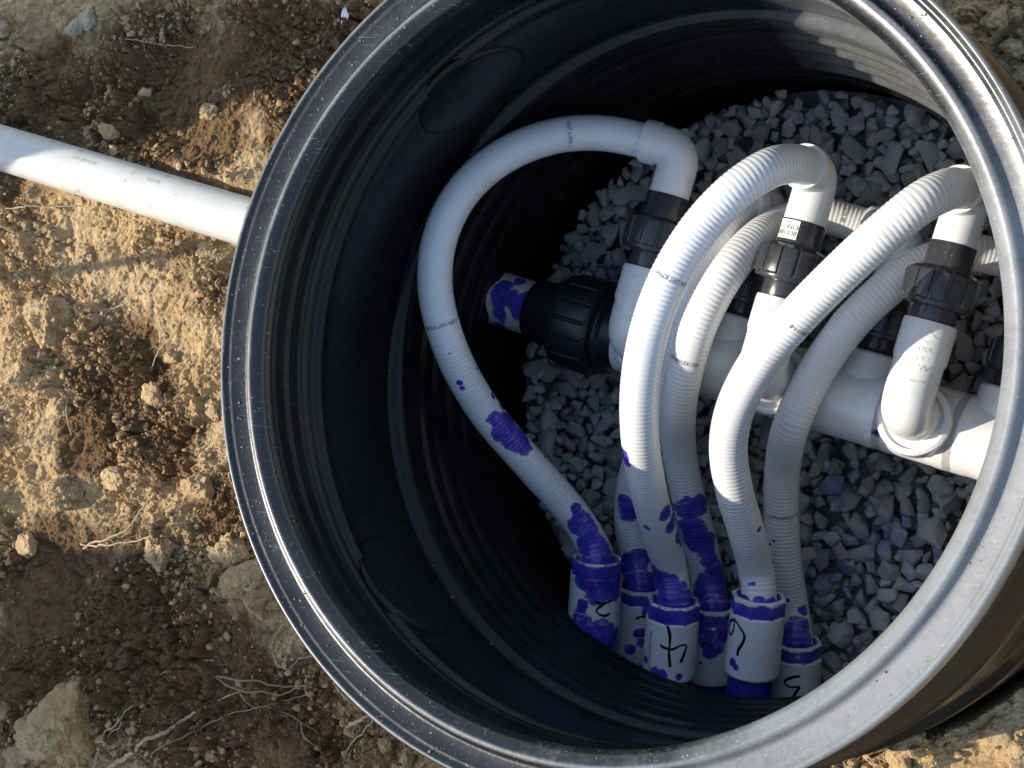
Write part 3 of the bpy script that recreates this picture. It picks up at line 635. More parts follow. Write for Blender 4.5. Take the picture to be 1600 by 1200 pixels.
wall_in = [(-.0302, .4492), (-.036, .4485), (-.0385, .4460), (-.041, .4455), (-.046, .4462), (-.058, .4470), (-.065, .4472), (-.069, .4452), (-.072, .4455), (-.077, .4490), (-.084, .4525), (-.097, .4535), (-.105, .4520),
           (-.109, .4485), (-.1115, .4465), (-.1145, .4470), (-.118, .4530), (-.124, .4585), (-.130, .4585), (-.136, .4540), (-.1395, .4490), (-.1425, .4475), (-.1455, .4485), (-.150, .4508),
           (-.17, .4530), (-.20, .4558), (-.23, .4588), (-.26, .4614), (-.29, .4640), (-.315, .4660), (-.325, .4668), (-.329, .4690), (-.334, .4712), (-.339, .4700), (-.343, .4640), (-.3465, .4575), (-.350, .4545), (-.356, .4530),
           (-.370, .4522), (-.385, .4524), (-.391, .4540), (-.3955, .4530), (-.399, .4490), (-.403, .4474), (-.412, .4480), (-.418, .4512), (-.4225, .4516), (-.428, .4490), (-.434, .4442), (-.439, .4434), (-.448, .4444), (-.453, .4474), (-.457, .4474),
           (-.463, .4446), (-.468, .4402), (-.473, .4394), (-.482, .4404), (-.487, .4434), (-.491, .4434), (-.497, .4404), (-.502, .4362), (-.507, .4354), (-.516, .4368), (-.521, .4396), (-.525, .4394), (-.530, .4362), (-.534, .4342), (-.539, .4336),
           (-.544, .4350), (-.556, .4450), (-.570, .4580), (-.590, .4650), (-.62, .4665), (-.76, .4670), (-.782, .4640)]
wall_out = [(-.795, .4640), (-.798, .5000), (-.785, .5120), (-.76, .5150), (-.50, .5170), (-.470, .5190), (-.455, .5195), (-.445, .5160), (-.432, .5070), (-.42, .5050), (-.30, .5060), (-.255, .5070), (-.235, .5100), (-.215, .5105), (-.203, .5080), (-.190, .4990), (-.175, .4860), (-.165, .4820), (-.10, .4800), (-.036, .4768), (-.0352, .4700), (-.0302, .4492)]
Vw, Fw = lathe(wall_in + wall_out, (0, 0, 0), (0, 0, 1), 256, (1, 0, 0), basin_mod)
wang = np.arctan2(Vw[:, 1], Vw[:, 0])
wall_light = sstep(1.42, 1.05, np.abs(wang - .2)) * .75 * (Vw[:, 2] > -.52)  # sunlit patch of the inner wall, painted as a paler tone
obj('wall', fast_mesh('wall', Vw, Fw, angle=55, attrs={'film_light': wall_light * (np.hypot(Vw[:, 0], Vw[:, 1]) < .475)}), M_WALL, basin)
# floor disc
Vf, Ff = lathe([(-.783, .0005), (-.783, .25), (-.782, .4665)], (0, 0, 0), (0, 0, 1), 96)
obj('floor', fast_mesh('floor', Vf, Ff[:, ::-1]), M_WALL, basin)
WZ = np.array([p[0] for p in wall_in])[::-1]; WR = np.array([p[1] for p in wall_in])[::-1]
def knockout(theta, zc, rad, name='knockout_pad', outer=None):
    # a round moulded pad standing a few millimetres proud of the wall
    pr = [(0.0005, 1), (.3, 1), (.6, 1), (.86, 1), (.92, .98), (.955, .85), (.98, .45), (1.0, .0), (1.01, -.4)]
    segs = 72; vs = []
    for q, hgt in pr:
        for s in range(segs):
            a = s * 2 * math.pi / segs
            dz = rad * q * math.sin(a); z = zc + dz
            if outer is None:
                rr = np.interp(z, WZ, WR) if -.325 < z < -.15 else np.interp(np.clip(z, -.325, -.15), WZ, WR)
                rr = rr - .0042 * hgt
            else:
                rr = outer + .012 * hgt
            th = theta + rad * q * math.cos(a) / .455
            vs.append((rr * math.cos(th), rr * math.sin(th), z))
    n = len(pr)
    F = [[i * segs + j, i * segs + (j + 1) % segs, (i + 1) * segs + (j + 1) % segs, (i + 1) * segs + j] for i in range(n - 1) for j in range(segs)]
    F = np.array(F)
    return obj(name, fast_mesh(name, np.array(vs), F if outer is None else F[:, ::-1], angle=60), M_WALL, basin)
knockout(R(131.5), -.212, .082)
knockout(R(-136.0), -.206, .080)
knockout(R(-52.0), -.112, .050, outer=.4795)

# ================================================================== GRAVEL BED
def hull_stone(seed):
    rg = np.random.RandomState(seed)
    bm = bmesh.new()
    ax = np.array([1.0, rg.uniform(.68, .95), rg.uniform(.5, .78)])
    n = rg.randint(11, 16)
    for k in range(n):
        d = unit(rg.randn(3)); p = d * ax * rg.uniform(.82, 1.05)
        bm.verts.new(p)
    res = bmesh.ops.convex_hull(bm, input=bm.verts)
    bmesh.ops.delete(bm, geom=list({g for g in list(res['geom_unused']) + list(res['geom_interior']) if isinstance(g, bmesh.types.BMVert)}), context='VERTS')
    bmesh.ops.dissolve_limit(bm, angle_limit=R(16), verts=bm.verts, edges=bm.edges)
    bmesh.ops.bevel(bm, geom=list(bm.edges), offset=.085, segments=1, affect='EDGES', profile=.5, clamp_overlap=True)
    bmesh.ops.triangulate(bm, faces=bm.faces)
    bmesh.ops.subdivide_edges(bm, edges=[e_ for e_ in bm.edges if e_.calc_length() > .22], cuts=1)
    bmesh.ops.triangulate(bm, faces=bm.faces)
    co_ = np.array([q.co[:] for q in bm.verts]); dn_ = .10 * NZ.n3(co_ * 2.3 + seed) + .07 * NZ2.n3(co_ * 5.5 + seed)
    for q, dd_ in zip(bm.verts, dn_): q.co = q.co * (1 + float(dd_))
    me = bpy.data.meshes.new('stone'); bm.to_mesh(me); bm.free()
    for p in me.polygons: p.use_smooth = True
    me.set_sharp_from_angle(angle=R(38))
    me.materials.append(M_STONE)
    return me
STONES = [hull_stone(100 + k) for k in range(18)]
bed_v, bed_f = [], []
gr = np.linspace(0.001, .462, 40); ga = np.arange(96) * 2 * np.pi / 96
bv = np.array([(r * math.cos(a), r * math.sin(a), -.744 + .004 * math.sin(13 * a + 40 * r)) for r in gr for a in ga])
bf = np.array([[i * 96 + j, i * 96 + (j + 1) % 96, (i + 1) * 96 + (j + 1) % 96, (i + 1) * 96 + j] for i in range(39) for j in range(96)])
M_BED = simple('gravel_fines', (.12, .12, .12), .95, 150, (.22, .217, .20))
bed = obj('gravel_bed', fast_mesh('gravel_bed', bv, bf), M_BED)
tag(bed, kind='structure')
rg = np.random.RandomState(77)
cand = []
def gravel_top(x, y):
    return -.708 + .012 * float(NZ.n2(np.array([x * 4.0]), np.array([y * 4.0]))[0]) - .030 * max(0.0, min(1.0, (-y - .26) / .12)) + .018 * max(0.0, min(1.0, (y - .15) / .25))
cell = {}
for (count, rmin, rmax, dz, sep) in ((14000, .0185, .0310, .004, .62), (9000, .0120, .0180, .000, .54), (5000, .016, .024, -.022, .50)):
    for k in range(count):
        rr = .447 * math.sqrt(rg.rand()); a = rg.rand() * 2 * math.pi
        x, y = rr * math.cos(a), rr * math.sin(a)
        s = rmin + (rmax - rmin) * rg.rand() ** 1.3
        if rr > .458 - s: continue
        lay = dz
        ok = True
        ci, cj = int(x // .05), int(y // .05)
        for p in (-1, 0, 1):
            for q in (-1, 0, 1):
                for (x2, y2, s2, l2) in cell.get((ci + p, cj + q), ()):
                    dd = math.hypot(x - x2, y - y2)
                    if l2 == lay and dd < sep * (s + s2): ok = False; break
                    if lay == .000 and l2 != lay and dd < .42 * (s + s2): ok = False; break
                if not ok: break
            if not ok: break
        if not ok: continue
        cell.setdefault((ci, cj), []).append((x, y, s, lay))
        cand.append((x, y, gravel_top(x, y) + dz + rg.uniform(-.004, .005), s, lay))
def seen(c):
    x, y, z, s, lay = c
    w = s
    if lay != .004: w *= .3
    mt_ = (x - M0[0]) * VV[0] + (y - M0[1]) * VV[1]
    if -.06 < mt_ < .06 and x > -.33: w *= .2          # under the manifold
    if y < -.28 and x < .06: w *= .2                   # under the couplings
    if x > .36: w *= .3
    return -w
cand.sort(key=seen)
jv, jf_, jt, off = [], [], [], 0
for k, (x, y, z, s, lay) in enumerate(cand):
    me = STONES[rg.randint(len(STONES))]
    e = Matrix.Rotation(rg.uniform(0, 6.28), 4, 'Z') @ Matrix.Rotation(rg.normal(0, .38), 4, 'X') @ Matrix.Rotation(rg.normal(0, .38), 4, 'Y')
    sc = s * rg.uniform(.92, 1.12)
    mw = Matrix.Translation((x, y, z)) @ e @ Matrix.Diagonal((sc, sc, sc, 1))
    if k < 300:
        o = bpy.data.objects.new('stone', me); COL.objects.link(o)
        o.parent = bed; o.matrix_parent_inverse = Matrix.Identity(4); o.matrix_basis = mw
    else:
        v = np.array([q.co[:] for q in me.vertices]); f = np.array([p.vertices[:] for p in me.polygons])
        A = np.array(mw)
        jv.append(v @ A[:3, :3].T + A[:3, 3]); jf_.append(f + off); off += len(v); jt.append(np.full(len(v), rg.rand()))
lg = obj('loose_gravel', fast_mesh('loose_gravel', np.concatenate(jv), np.concatenate(jf_), angle=38, attrs={'tone': np.concatenate(jt)}), M_STONE, bed)
tag(lg, kind='stuff')

# ================================================================== SUPPLY PIPE AND MANIFOLD
supply = thing('supply_pipe', 'white plastic pipe running over the soil into the left side of the basin', 'pipe', tuple(PIPE_B))
n = 260
far = PIPE_A + (PIPE_B - PIPE_A) * 2.6
C = np.concatenate([np.linspace(PIPE_A, PIPE_A + (PIPE_B - PIPE_A) * .22, 90), np.linspace(PIPE_A + (PIPE_B - PIPE_A) * .23, far, 60)])
Vp, Fp = sweep(C, .0415, 72)
st = blobs(Vp, [[-0.3154, 0.0967, -0.5385, 0.0398], [-0.32, 0.0721, -0.5357, 0.0367], [-0.3447, 0.1, -0.5359, 0.0308], [-0.3388, 0.1162, -0.5465, 0.0216], [-0.3691, 0.0908, -0.5322, 0.0247], [-0.3861, 0.0998, -0.5313, 0.0186], [-0.4018, 0.0971, -0.5303, 0.0155], [-0.4058, 0.078, -0.5353, 0.0156], [-0.4115, 0.1115, -0.5309, 0.014], [-0.3471, 0.0785, -0.5344, 0.0185], [-0.4012, 0.1193, -0.5349, 0.014], [-0.3844, 0.1294, -0.5471, 0.0125], [-0.3122, 0.0585, -0.5401, 0.0245], [-0.3532, 0.066, -0.5383, 0.0123], [-0.4166, 0.062, -0.5539, 0.0126], [-0.3275, 0.133, -0.5593, 0.0279]])
obj('pipe_barrel', fast_mesh('pipe_barrel', Vp, Fp, angle=50, attrs={'stain': st}), M_PIPE, supply)
pd = unit(PIPE_A - PIPE_B)
# cream bead standing in for sunlight through the gap round the pipe
sp = PIPE_B + (PIPE_A - PIPE_B) * 0.921
aa = np.linspace(3.3, 5.9, 41)
side = unit(np.cross(pd, ZZ)); upv = np.cross(side, pd)
ringc = np.array([sp + 0.0425 * (math.cos(a) * side + math.sin(a) * upv) for a in aa])
Vs, Fs = sweep(ringc, .0045 + .002 * np.sin(5 * aa) * np.sin(2 * aa + 1), 12, False)
obj('lit_gap_bead', fast_mesh('lit_gap_bead', Vs, Fs), M_LIT_GAP, supply)

def on_cyl_text(body, center, axis, normal, radius, height, mat, parent, name, along=True, lift=.0004, flip=False, width=None):
    """text printed on a cylinder: 'center' is a point on its axis, 'normal' the outward side, along = reads along the axis"""
    V2, F2 = text_shape(body)
    axis = unit(axis); nrm = np.asarray(normal, float); nrm = unit(nrm - axis * (nrm @ axis)); tan = np.cross(axis, nrm)
    x = V2[:, 0] * height; y = V2[:, 1] * height
    if width: x = x * width
    if flip: x, y = -x, -y
    if along: s, c = x, -y
    else: s, c = y, x
    a = c / radius
    P3 = np.asarray(center) + s[:, None] * axis + (radius + lift) * (np.cos(a)[:, None] * nrm + np.sin(a)[:, None] * tan)
    return obj(name, py_mesh(name, P3, F2), mat, parent)
cam_dir = lambda p: unit(np.array(CAM_POS) - np.asarray(p))
pax = unit(PIPE_A - PIPE_B)
for (tt, body, hh) in ((.44, 'PVC 1120  NSF-pw  ASTM D1785', .011), (.665, 'SCH 40', .011), (.80, '2 IN  280 PSI 73F', .010)):
    c = PIPE_A + (PIPE_B - PIPE_A) * tt * 1.0
    nrm = unit(np.array([.05, .52, .85]))
    on_cyl_text(body, c, pax, nrm, .0415, hh, M_PRINT_G, supply, 'printed_text', True, .0005, False, .8)

manifold = thing('manifold', 'thick white manifold pipe with tees lying across the gravel bed', 'manifold', tuple(M0 + U * .3))
def axis_pt(t): return M0 + U * t
Vm, Fm = sweep(np.linspace(axis_pt(.045), axis_pt(.70), 160), .0465, 72)
stm = blobs(Vm, [[0.1867, -0.0575, -0.518, 0.011], [0.1265, -0.045, -0.5184, 0.0026], [0.1798, -0.0547, -0.5173, 0.0076], [0.1615, -0.0165, -0.5094, 0.0017]])
obj('manifold_pipe', fast_mesh('manifold_pipe', Vm, Fm, angle=50, attrs={'stain': stm}), M_PVC, manifold)
def tee(t, branch, blen, brad):
    L = .058
    prof = [(-L, .0470), (-L, .0528), (-L + .004, .0535), (-.030, .0535), (-.026, .0528), (.026, .0528), (.030, .0535), (L - .004, .0535), (L, .0528), (L, .0470)]
    c = axis_pt(t)
    V1, F1 = lathe(prof, c, U, 72)
    b = unit(branch)
    prof2 = [(.02, brad - .002), (.040, brad + .003), (.050, brad + .0015), (blen - .008, brad + .002), (blen - .003, brad + .001), (blen, brad - .003), (blen, brad - .007), (blen - .004, brad - .007), (blen - .004, .022)]
    V2, F2 = lathe(prof2, c, b, 64)
    nV = len(V1)
    V_ = np.concatenate([V1, V2]); F_ = np.concatenate([F1, F2 + nV])
    return obj('tee', fast_mesh('tee', V_, F_, angle=35, attrs={'stain': blobs(V_, [[0.1867, -0.0575, -0.518, 0.011], [0.1265, -0.045, -0.5184, 0.0026], [0.1798, -0.0547, -0.5173, 0.0076], [0.1615, -0.0165, -0.5094, 0.0017]])}), M_PVC, manifold)
UP = {2: (.112, .0), 4: (.311, .006), 6: (.508, .022)}
LOW = {3: .213, 1: .412, 5: .605}
for k, (t, s) in UP.items():
    tee(t, ZZ + VV * (s * 1.2), .068, .047)
for k, t in LOW.items():
    tee(t, VV, .072, .040)

def elbow_mesh(corner, d_in, d_out, l_in, l_out, r, rb, lip=.003, liplen=.022, segs=48, bulge=0.0, lip_in=1.0):
    """socket elbow: d_in / d_out point away from the corner towards the two openings"""
    d_in = unit(d_in); d_out = unit(d_out); corner = np.asarray(corner, float)
    p = [corner + d_in * q for q in np.linspace(l_in, rb, 14)]
    a0 = corner + d_in * rb; a1 = corner + d_out * rb
    for q in np.linspace(0, 1, 16)[1:-1]:
        p.append((1 - q) ** 2 * a0 + 2 * q * (1 - q) * corner * 1.0 + q * q * a1)
    p += [corner + d_out * q for q in np.linspace(rb, l_out, 14)]
    p = np.array(p)
    s = np.concatenate([[0], np.cumsum(np.linalg.norm(np.diff(p, axis=0), axis=1))]); S = s[-1]
    e = np.minimum(s, S - s)
    lipw = np.where(s < S / 2, lip_in, 1.0)
    rad = r + lip * lipw * (1 - sstep(liplen, liplen + .004, e)) * np.where(e < .0015, .6, 1.0) + bulge * sstep(.02, .045, e)
    V_, F_ = sweep(p, rad, segs, False)
    # open socket mouth: inner ring
    n = len(p)
    T, N, B = frames(p)
    a = np.arange(segs) * 2 * np.pi / segs
    extra = []; fs = list(F_)
    base = len(V_)
    for end, rowstart, sgn in ((0, 0, -1), (n - 1, (n - 1) * segs, 1)):
        ringin = p[end] + (r - .004) * (np.cos(a)[:, None] * N[end] + np.sin(a)[:, None] * B[end])
        deep = ringin - sgn * T[end] * .012
        st_ = base + sum(len(x) for x in extra)
        extra += [ringin, deep]
        j = np.arange(segs); j2 = (j + 1) % segs
        q1 = np.stack([rowstart + j, rowstart + j2, st_ + j2, st_ + j], 1)
        q2 = np.stack([st_ + j, st_ + j2, st_ + segs + j2, st_ + segs + j], 1)
        if sgn < 0: q1 = q1[:, ::-1]; q2 = q2[:, ::-1]
        fs += [q1, q2]
    V_ = np.concatenate([V_] + extra)
    return V_, fs

def nut_mod(ribs, lo=.955):
    def f(k, a):
        w = (a * ribs / (2 * np.pi)) % 1.0
        g = np.where((w < .12) | (w > .88), lo, 1.0)
        return g
    return f

def union(parent, origin, axis, z0, big=1.0, mat=None):
    """dark union: lower collar, ribbed nut, upper collar; z0 = axial start; returns the end"""
    r = .0300 * big
    n0, n1, e = z0 + .026 * big, z0 + .072 * big, z0 + .106 * big
    V_, F_ = lathe([(z0 - .004, r - .004), (z0, r - .001), (z0 + .0015, r), (n0 - .003, r), (n0 - .002, r + .006), (n0 + .003, r + .006)], origin, axis, 64)
    obj('lower_collar', fast_mesh('lower_collar', V_, F_, angle=35), M_UNION, parent)
    R1 = .0480 * big
    prof = [(n0 - .001, r + .002), (n0 - .001, R1 * .90), (n0 + .002, R1 * .93), (n0 + .004, R1 * .93), (n0 + .006, R1 * .985), (n0 + .008, R1), (n1 - .009, R1), (n1 - .005, R1 * .97), (n1, R1 * .80), (n1 + .0008, r + .001)]
    md = nut_mod(14)
    def mm(k, a):
        return md(k, a) if 4 <= k <= 7 else np.ones_like(a)
    V_, F_ = lathe(prof, origin, axis, 224, None, mm)
    obj('union_nut', fast_mesh('union_nut', V_, F_, angle=30), M_UNION, parent)
    V_, F_ = lathe([(n1 - .004, r + .001), (n1 + .006, r + .001), (n1 + .008, r), (e - .0015, r), (e, r - .001), (e, r - .004)], origin, axis, 64)
    obj('upper_collar', fast_mesh('upper_collar', V_, F_, angle=35), M_UNION, parent)
    return e

# the big inlet union that joins the supply pipe to the manifold
inlet = thing('inlet_union', 'big black ribbed union joining the purple-stained inlet pipe to the white manifold', 'union', tuple(M0))
Vc, Fc = lathe([(-.105, .0405), (-.105, .0455), (-.102, .0475), (-.052, .0480), (-.050, .054), (-.040, .054)], M0, U, 72)
obj('inlet_collar', fast_mesh('inlet_collar', Vc, Fc, angle=35), M_BLACK, inlet)
prof = [(-.052, .052), (-.052, .064), (-.048, .068), (-.038, .069), (-.036, .0725), (.010, .0725), (.014, .071), (.020, .066), (.022, .054)]
md16 = nut_mod(16, .972)
Vc, Fc = lathe(prof, M0, U, 256, None, lambda k, a: md16(k, a) if k in (4, 5) else np.ones_like(a))
obj('union_nut', fast_mesh('union_nut', Vc, Fc, angle=30), M_BLACK, inlet)
Vc, Fc = lathe([(.018, .058), (.026, .060), (.030, .058), (.034, .0525), (.054, .0515), (.056, .046)], M0, U, 72)
obj('outlet_collar', fast_mesh('outlet_collar', Vc, Fc, angle=35), M_BLACK, inlet)

OUTDIR = {2: unit(-U * .985 + ZZ * .17), 4: unit(ZZ * .995 - U * .05), 6: unit(ZZ * .99 - VV * .06), 3: unit(ZZ * .9 - VV * .2 - U * .3), 1: -U, 5: -U}
RL = {2: 'upright white elbow and black union feeding the leftmost looping hose',
      4: 'white elbows and black union with white paper sticker, middle of three',
      6: 'white elbows and black union nearest the right rim, speckled with dirt'}
for k, (t, s) in UP.items():
    base = axis_pt(t); base = np.array([base[0], base[1], -.44])
    rz = thing('union_riser', RL[k], 'pipe fitting', tuple(base), 'upper union risers on the manifold')
    V_, F_ = elbow_mesh(base + VV * s * .3, -ZZ, VV, .085, .098 + s * .9, .0320, .030, .0022, .048)
    el = obj('lower_elbow', fast_mesh('lower_elbow', V_, F_, angle=40, attrs={'stain': np.full(len(V_), -1.)}), M_PVC, rz)
    # raised moulding marks
    nrm = unit(np.array([.30, -.02, .95]))
    for body, pos, hh in (('USA', .066, .0085), ('1-1/2 X 1-1/4', .054, .0075), ('W', .041, .011), ('D2466 NSF-pw', .024, .0055)):
        q = on_cyl_text(body, base + VV * (pos + s), VV, nrm, .0343, hh, M_PVC, rz, 'moulded_mark', False, .0006, False)
        q.parent = el; q.location = (0, 0, 0)
    dm = np.array([(-.5, 0), (0, .3), (.5, 0), (0, -.3)]) * .028; di = dm * .82
    tn = np.cross(VV, unit(nrm - VV * (nrm @ VV))); nr = unit(nrm - VV * (nrm @ VV))
    dv = []
    for q in list(dm) + list(di):
        an = q[0] / .0343
        dv.append(base + VV * (.082 + s + q[1]) + .0350 * (math.cos(an) * nr + math.sin(an) * tn))
    q = obj('moulded_mark', py_mesh('moulded_mark', dv, [[0, 1, 5, 4], [1, 2, 6, 5], [2, 3, 7, 6], [3, 0, 4, 7]]), M_PVC, el)
    z0 = .097 + s
    e = union(rz, base, VV, z0)
    corner = base + VV * (.268 + s)
    V_, F_ = elbow_mesh(corner, -VV, OUTDIR[k], .268 + s - e + .004, .056, .0280, .028, .0025, .020, lip_in=.1)
    ue = obj('upper_elbow', fast_mesh('upper_elbow', V_, F_, angle=40, attrs={'stain': np.full(len(V_), -1.)}), M_PVC, rz)
    if k == 4:
        # paper sticker on the upper collar
        a = np.linspace(-.62, .42, 12); vs = []; nr4 = unit(np.array([-.25, -.05, .97]) - VV * (np.array([-.25, -.05, .97]) @ VV)); tn4 = np.cross(VV, nr4)
        for zz in (e - .030, e - .002):
            for q in a: vs.append(base + VV * zz + .0306 * (math.cos(q) * nr4 + math.sin(q) * tn4))
        fs = [[i, i + 1, 12 + i + 1, 12 + i] for i in range(11)]
        stk = obj('paper_sticker', py_mesh('paper_sticker', vs, fs, True), M_STICKER, rz)
        for body, pos, hh in (('11/2 INCH', e - .012, .0085), ('IIIIII II III', e - .020, .009), ('EPDM', e - .006, .004)):
            q = on_cyl_text(body, base + VV * pos, VV, unit(nr4 * .98 - tn4 * .1), .0306, hh, M_PRINT, rz, 'sticker_print', False, .0004)
            q.parent = stk; q.location = (0, 0, 0)
LL = {3: 'black union low on the manifold, half hidden behind the two left hoses',
      1: 'black union low on the manifold, seen in the gap right of the middle hose',
      5: 'black union at the manifold\'s right end, partly hidden by the rim'}
for k, t in LOW.items():
    base = axis_pt(t)
    rz = thing('side_union', LL[k], 'pipe fitting', tuple(base), 'lower unions beside the manifold')
    e = union(rz, base, VV, .070, .92)
    corner = base + VV * .235
    V_, F_ = elbow_mesh(corner, -VV, OUTDIR[k], .235 - e + .004, .056, .0280, .028, .0025, .020, lip_in=.1)
    obj('elbow', fast_mesh('elbow', V_, F_, angle=40, attrs={'stain': np.full(len(V_), -1.)}), M_PVC, rz)

# ================================================================== OUTLET COUPLINGS
CLAB = {2: 'leftmost white outlet coupling, purple-stained, marked with a looped 2',
        3: 'low shaded outlet coupling squeezed between the ones marked 2 and 4',
        4: 'white outlet coupling marked with a big black 4',
        1: 'low outlet coupling with a purple smear between the 4 and the 6',
        6: 'white outlet coupling marked with a black 6 above purple pipe',
        5: 'rightmost low white outlet coupling marked with a black 5'}
CR_ = .038
for k, (A, B, C3) in OUT.items():
    A = np.array(A); B = np.array(B); C3 = np.array(C3); d = unit(C3 - A)
    cp = thing('outlet_coupling', CLAB[k], 'coupling', tuple(B), 'outlet couplings at the lower wall')
    L = float(np.linalg.norm(C3 - B))
    ax = np.linspace(0, L, 46)
    V_, F_ = sweep(B + ax[:, None] * d, CR_ + np.where((ax < .0012) | (ax > L - .0012), -.0012, 0), 96)
    st = blobs(V_, CSTAIN[k])
    axv = (V_ - B) @ d; rvx = V_ - B - axv[:, None] * d
    cb = obj('coupling_barrel', fast_mesh('coupling_barrel', V_, F_, angle=50, attrs={'stain': st, 'su': axv * .35 + k, 'sv': np.arctan2(rvx[:, 2], rvx[:, 0]) * CR_ * 3.0}), M_PVC, cp)
    # seam line in the middle of the coupling
    V_, F_ = lathe([(L * .52, CR_ - .001), (L * .52, CR_ + .0003), (L * .52 + .0009, CR_ + .0003), (L * .52 + .0009, CR_ - .001)], B, d, 96)
    obj('seam', fast_mesh('seam', V_, F_, angle=40, attrs={'stain': np.full(len(V_), -1.)}), M_PVC, cb)
    # eight-sided reducer bushing
    h = float(np.linalg.norm(B - A))
    V_, F_ = lathe([(.001, .0262), (.0065, .0275), (.0005, .0290), (0, .0300), (0, .0372), (.0015, .0384), (h + .001, .0384)], A, d, 8, (1, .4, 0))
    # a finer copy of the ring so that the paint edge can wander
    bm = bmesh.new()
    me = fast_mesh('bushing', V_, F_, smooth=False); bm.from_mesh(me)
    bmesh.ops.subdivide_edges(bm, edges=bm.edges, cuts=3, use_grid_fill=True)
    me2 = bpy.data.meshes.new('bushing'); bm.to_mesh(me2); bm.free(); bpy.data.meshes.remove(me)
    vv = np.array([q.co[:] for q in me2.vertices]); rr_ = np.linalg.norm(np.cross(vv - A, d), axis=1); axd = (vv - A) @ d
    sv = np.where(rr_ < .0305, .55, np.where(axd > .004, .38, -.12)) + (.2 if k in (2, 4) else 0)
    at_ = me2.attributes.new('stain', 'FLOAT', 'POINT'); at_.data.foreach_set('value', sv.astype(np.float32))
    obj('bushing', me2, M_PVC, cp)
    V_, F_ = sweep(np.linspace(C3 - d * .01, C3 + d * .11, 8), .0325, 64)
    obj('pipe_stub', fast_mesh('pipe_stub', V_, F_, angle=50), M_PURPLE, cp)
    for stroke in DIGIT[k]:
        pts, ln = spline(stroke, 40)
        # hug the barrel
        w = pts - B; axl = w @ d; rad = w - axl[:, None] * d; rad = rad / np.linalg.norm(rad, axis=1)[:, None]
        pts = B + axl[:, None] * d + rad * (CR_ + .00025)
        wdt = .0019 * (1 + .25 * np.sin(np.linspace(0, 9, 40)))
        V_, F_ = sweep(pts, wdt, 8)
        # flatten the stroke onto the surface
        w = V_ - B; axl = w @ d; rv = w - axl[:, None] * d; rl = np.linalg.norm(rv, axis=1)
        rl2 = CR_ + .0003 + (rl - CR_) * .12
        V_ = B + axl[:, None] * d + rv / rl[:, None] * rl2[:, None]
        obj('marker_digit', fast_mesh('marker_digit', V_, F_), M_INK, cb)
    if k == 4:
        q = on_cyl_text('NSF 2IN SCH40 D2466', B + d * (L * .5), d, unit(np.array([-.42, .0, .9])), CR_, .0075, M_PRINT, cp, 'printed_text', True, .0005, True, .8)
        q.parent = cb; q.location = (0, 0, 0)
for o in list(bpy.data.objects):
    if o.parent is not None and o.parent.type == 'MESH' and o.parent.parent is not None:
        o.matrix_parent_inverse = Matrix.Identity(4); o.location = (0, 0, 0)

# ================================================================== HOSES
HLAB = {2: 'white ribbed hose looping far out to the left, spotted with purple primer',
        4: 'sunlit white ribbed hose running down to the coupling marked 4',
        6: 'sunlit white ribbed hose nearest the right rim, ending at coupling 6',
        3: 'white hose mostly hidden under the hose to coupling 4, only its lower end showing',
        1: 'half-shaded white hose side by side with the hose to coupling 4, purple low down',
        5: 'rightmost white hose in the lower row, running under hose 6 to coupling 5'}
TXT = {4: [('SPA UHT K7944', True)], 1: [('VANAFLEX USA', False), ('SCH 40', False)], 6: [('LOTRONICS 1-8', True)], 5: [('LOTRONICS 1-8', False)], 2: [('0-SPA UHT KTAM', True), ('UHT 0-SPA 1', False)]}
PITCH = .0062
for k, P in HOSES.items():
    C, Ltot = spline(P, 60)
    n = int(Ltot / PITCH * 6)
    C, Ltot = spline(P, n)
    segs = 44
    s = np.linspace(0, Ltot, n)
    ph = s[:, None] / PITCH + np.arange(segs)[None] / segs
    w = np.abs(np.sin(np.pi * ph)) ** .8
    amp = .00055 if k != 2 else .00036
    rad = HR - amp + amp * w * 1.3
    hs = thing('flexible_hose', HLAB[k], 'hose', tuple(C[0]), 'white hoses from the manifold to the outlets')
    V_, F_ = sweep(C, rad, segs)
    st = blobs(V_, STAIN[k])
    su_ = np.concatenate([np.repeat(s, segs), [0, Ltot]]); sv_ = np.concatenate([np.tile(np.abs(np.arange(segs) - segs / 2) * 2 * math.pi * HR / segs, n), [0, 0]])
    body = obj('hose_body', fast_mesh('hose_body', V_, F_, attrs={'stain': st, 'su': su_ + k * 3.0, 'sv': sv_}), M_HOSE, hs)
    for (pt, (txt, fl)) in zip(PRINTS.get(k, []), TXT.get(k, [])):
        pt = np.array(pt)
        j = int(np.argmin(np.linalg.norm(C - pt, axis=1)))
        T = unit(C[min(j + 3, n - 1)] - C[max(j - 3, 0)])
        # text reads round the hose
        V2, F2 = text_shape(txt)
        nr = unit((pt - C[j]) - T * ((pt - C[j]) @ T)); tn = np.cross(T, nr)
        hh = .0085
        x = V2[:, 0] * hh * .80; y = V2[:, 1] * hh
        if fl: x, y = -x, -y
        a = x / (HR + .0004)
        P3 = C[j] + y[:, None] * T + (HR + .0007) * (np.cos(a)[:, None] * nr + np.sin(a)[:, None] * tn)
        obj('printed_text', py_mesh('printed_text', P3, F2), M_PRINT, body)

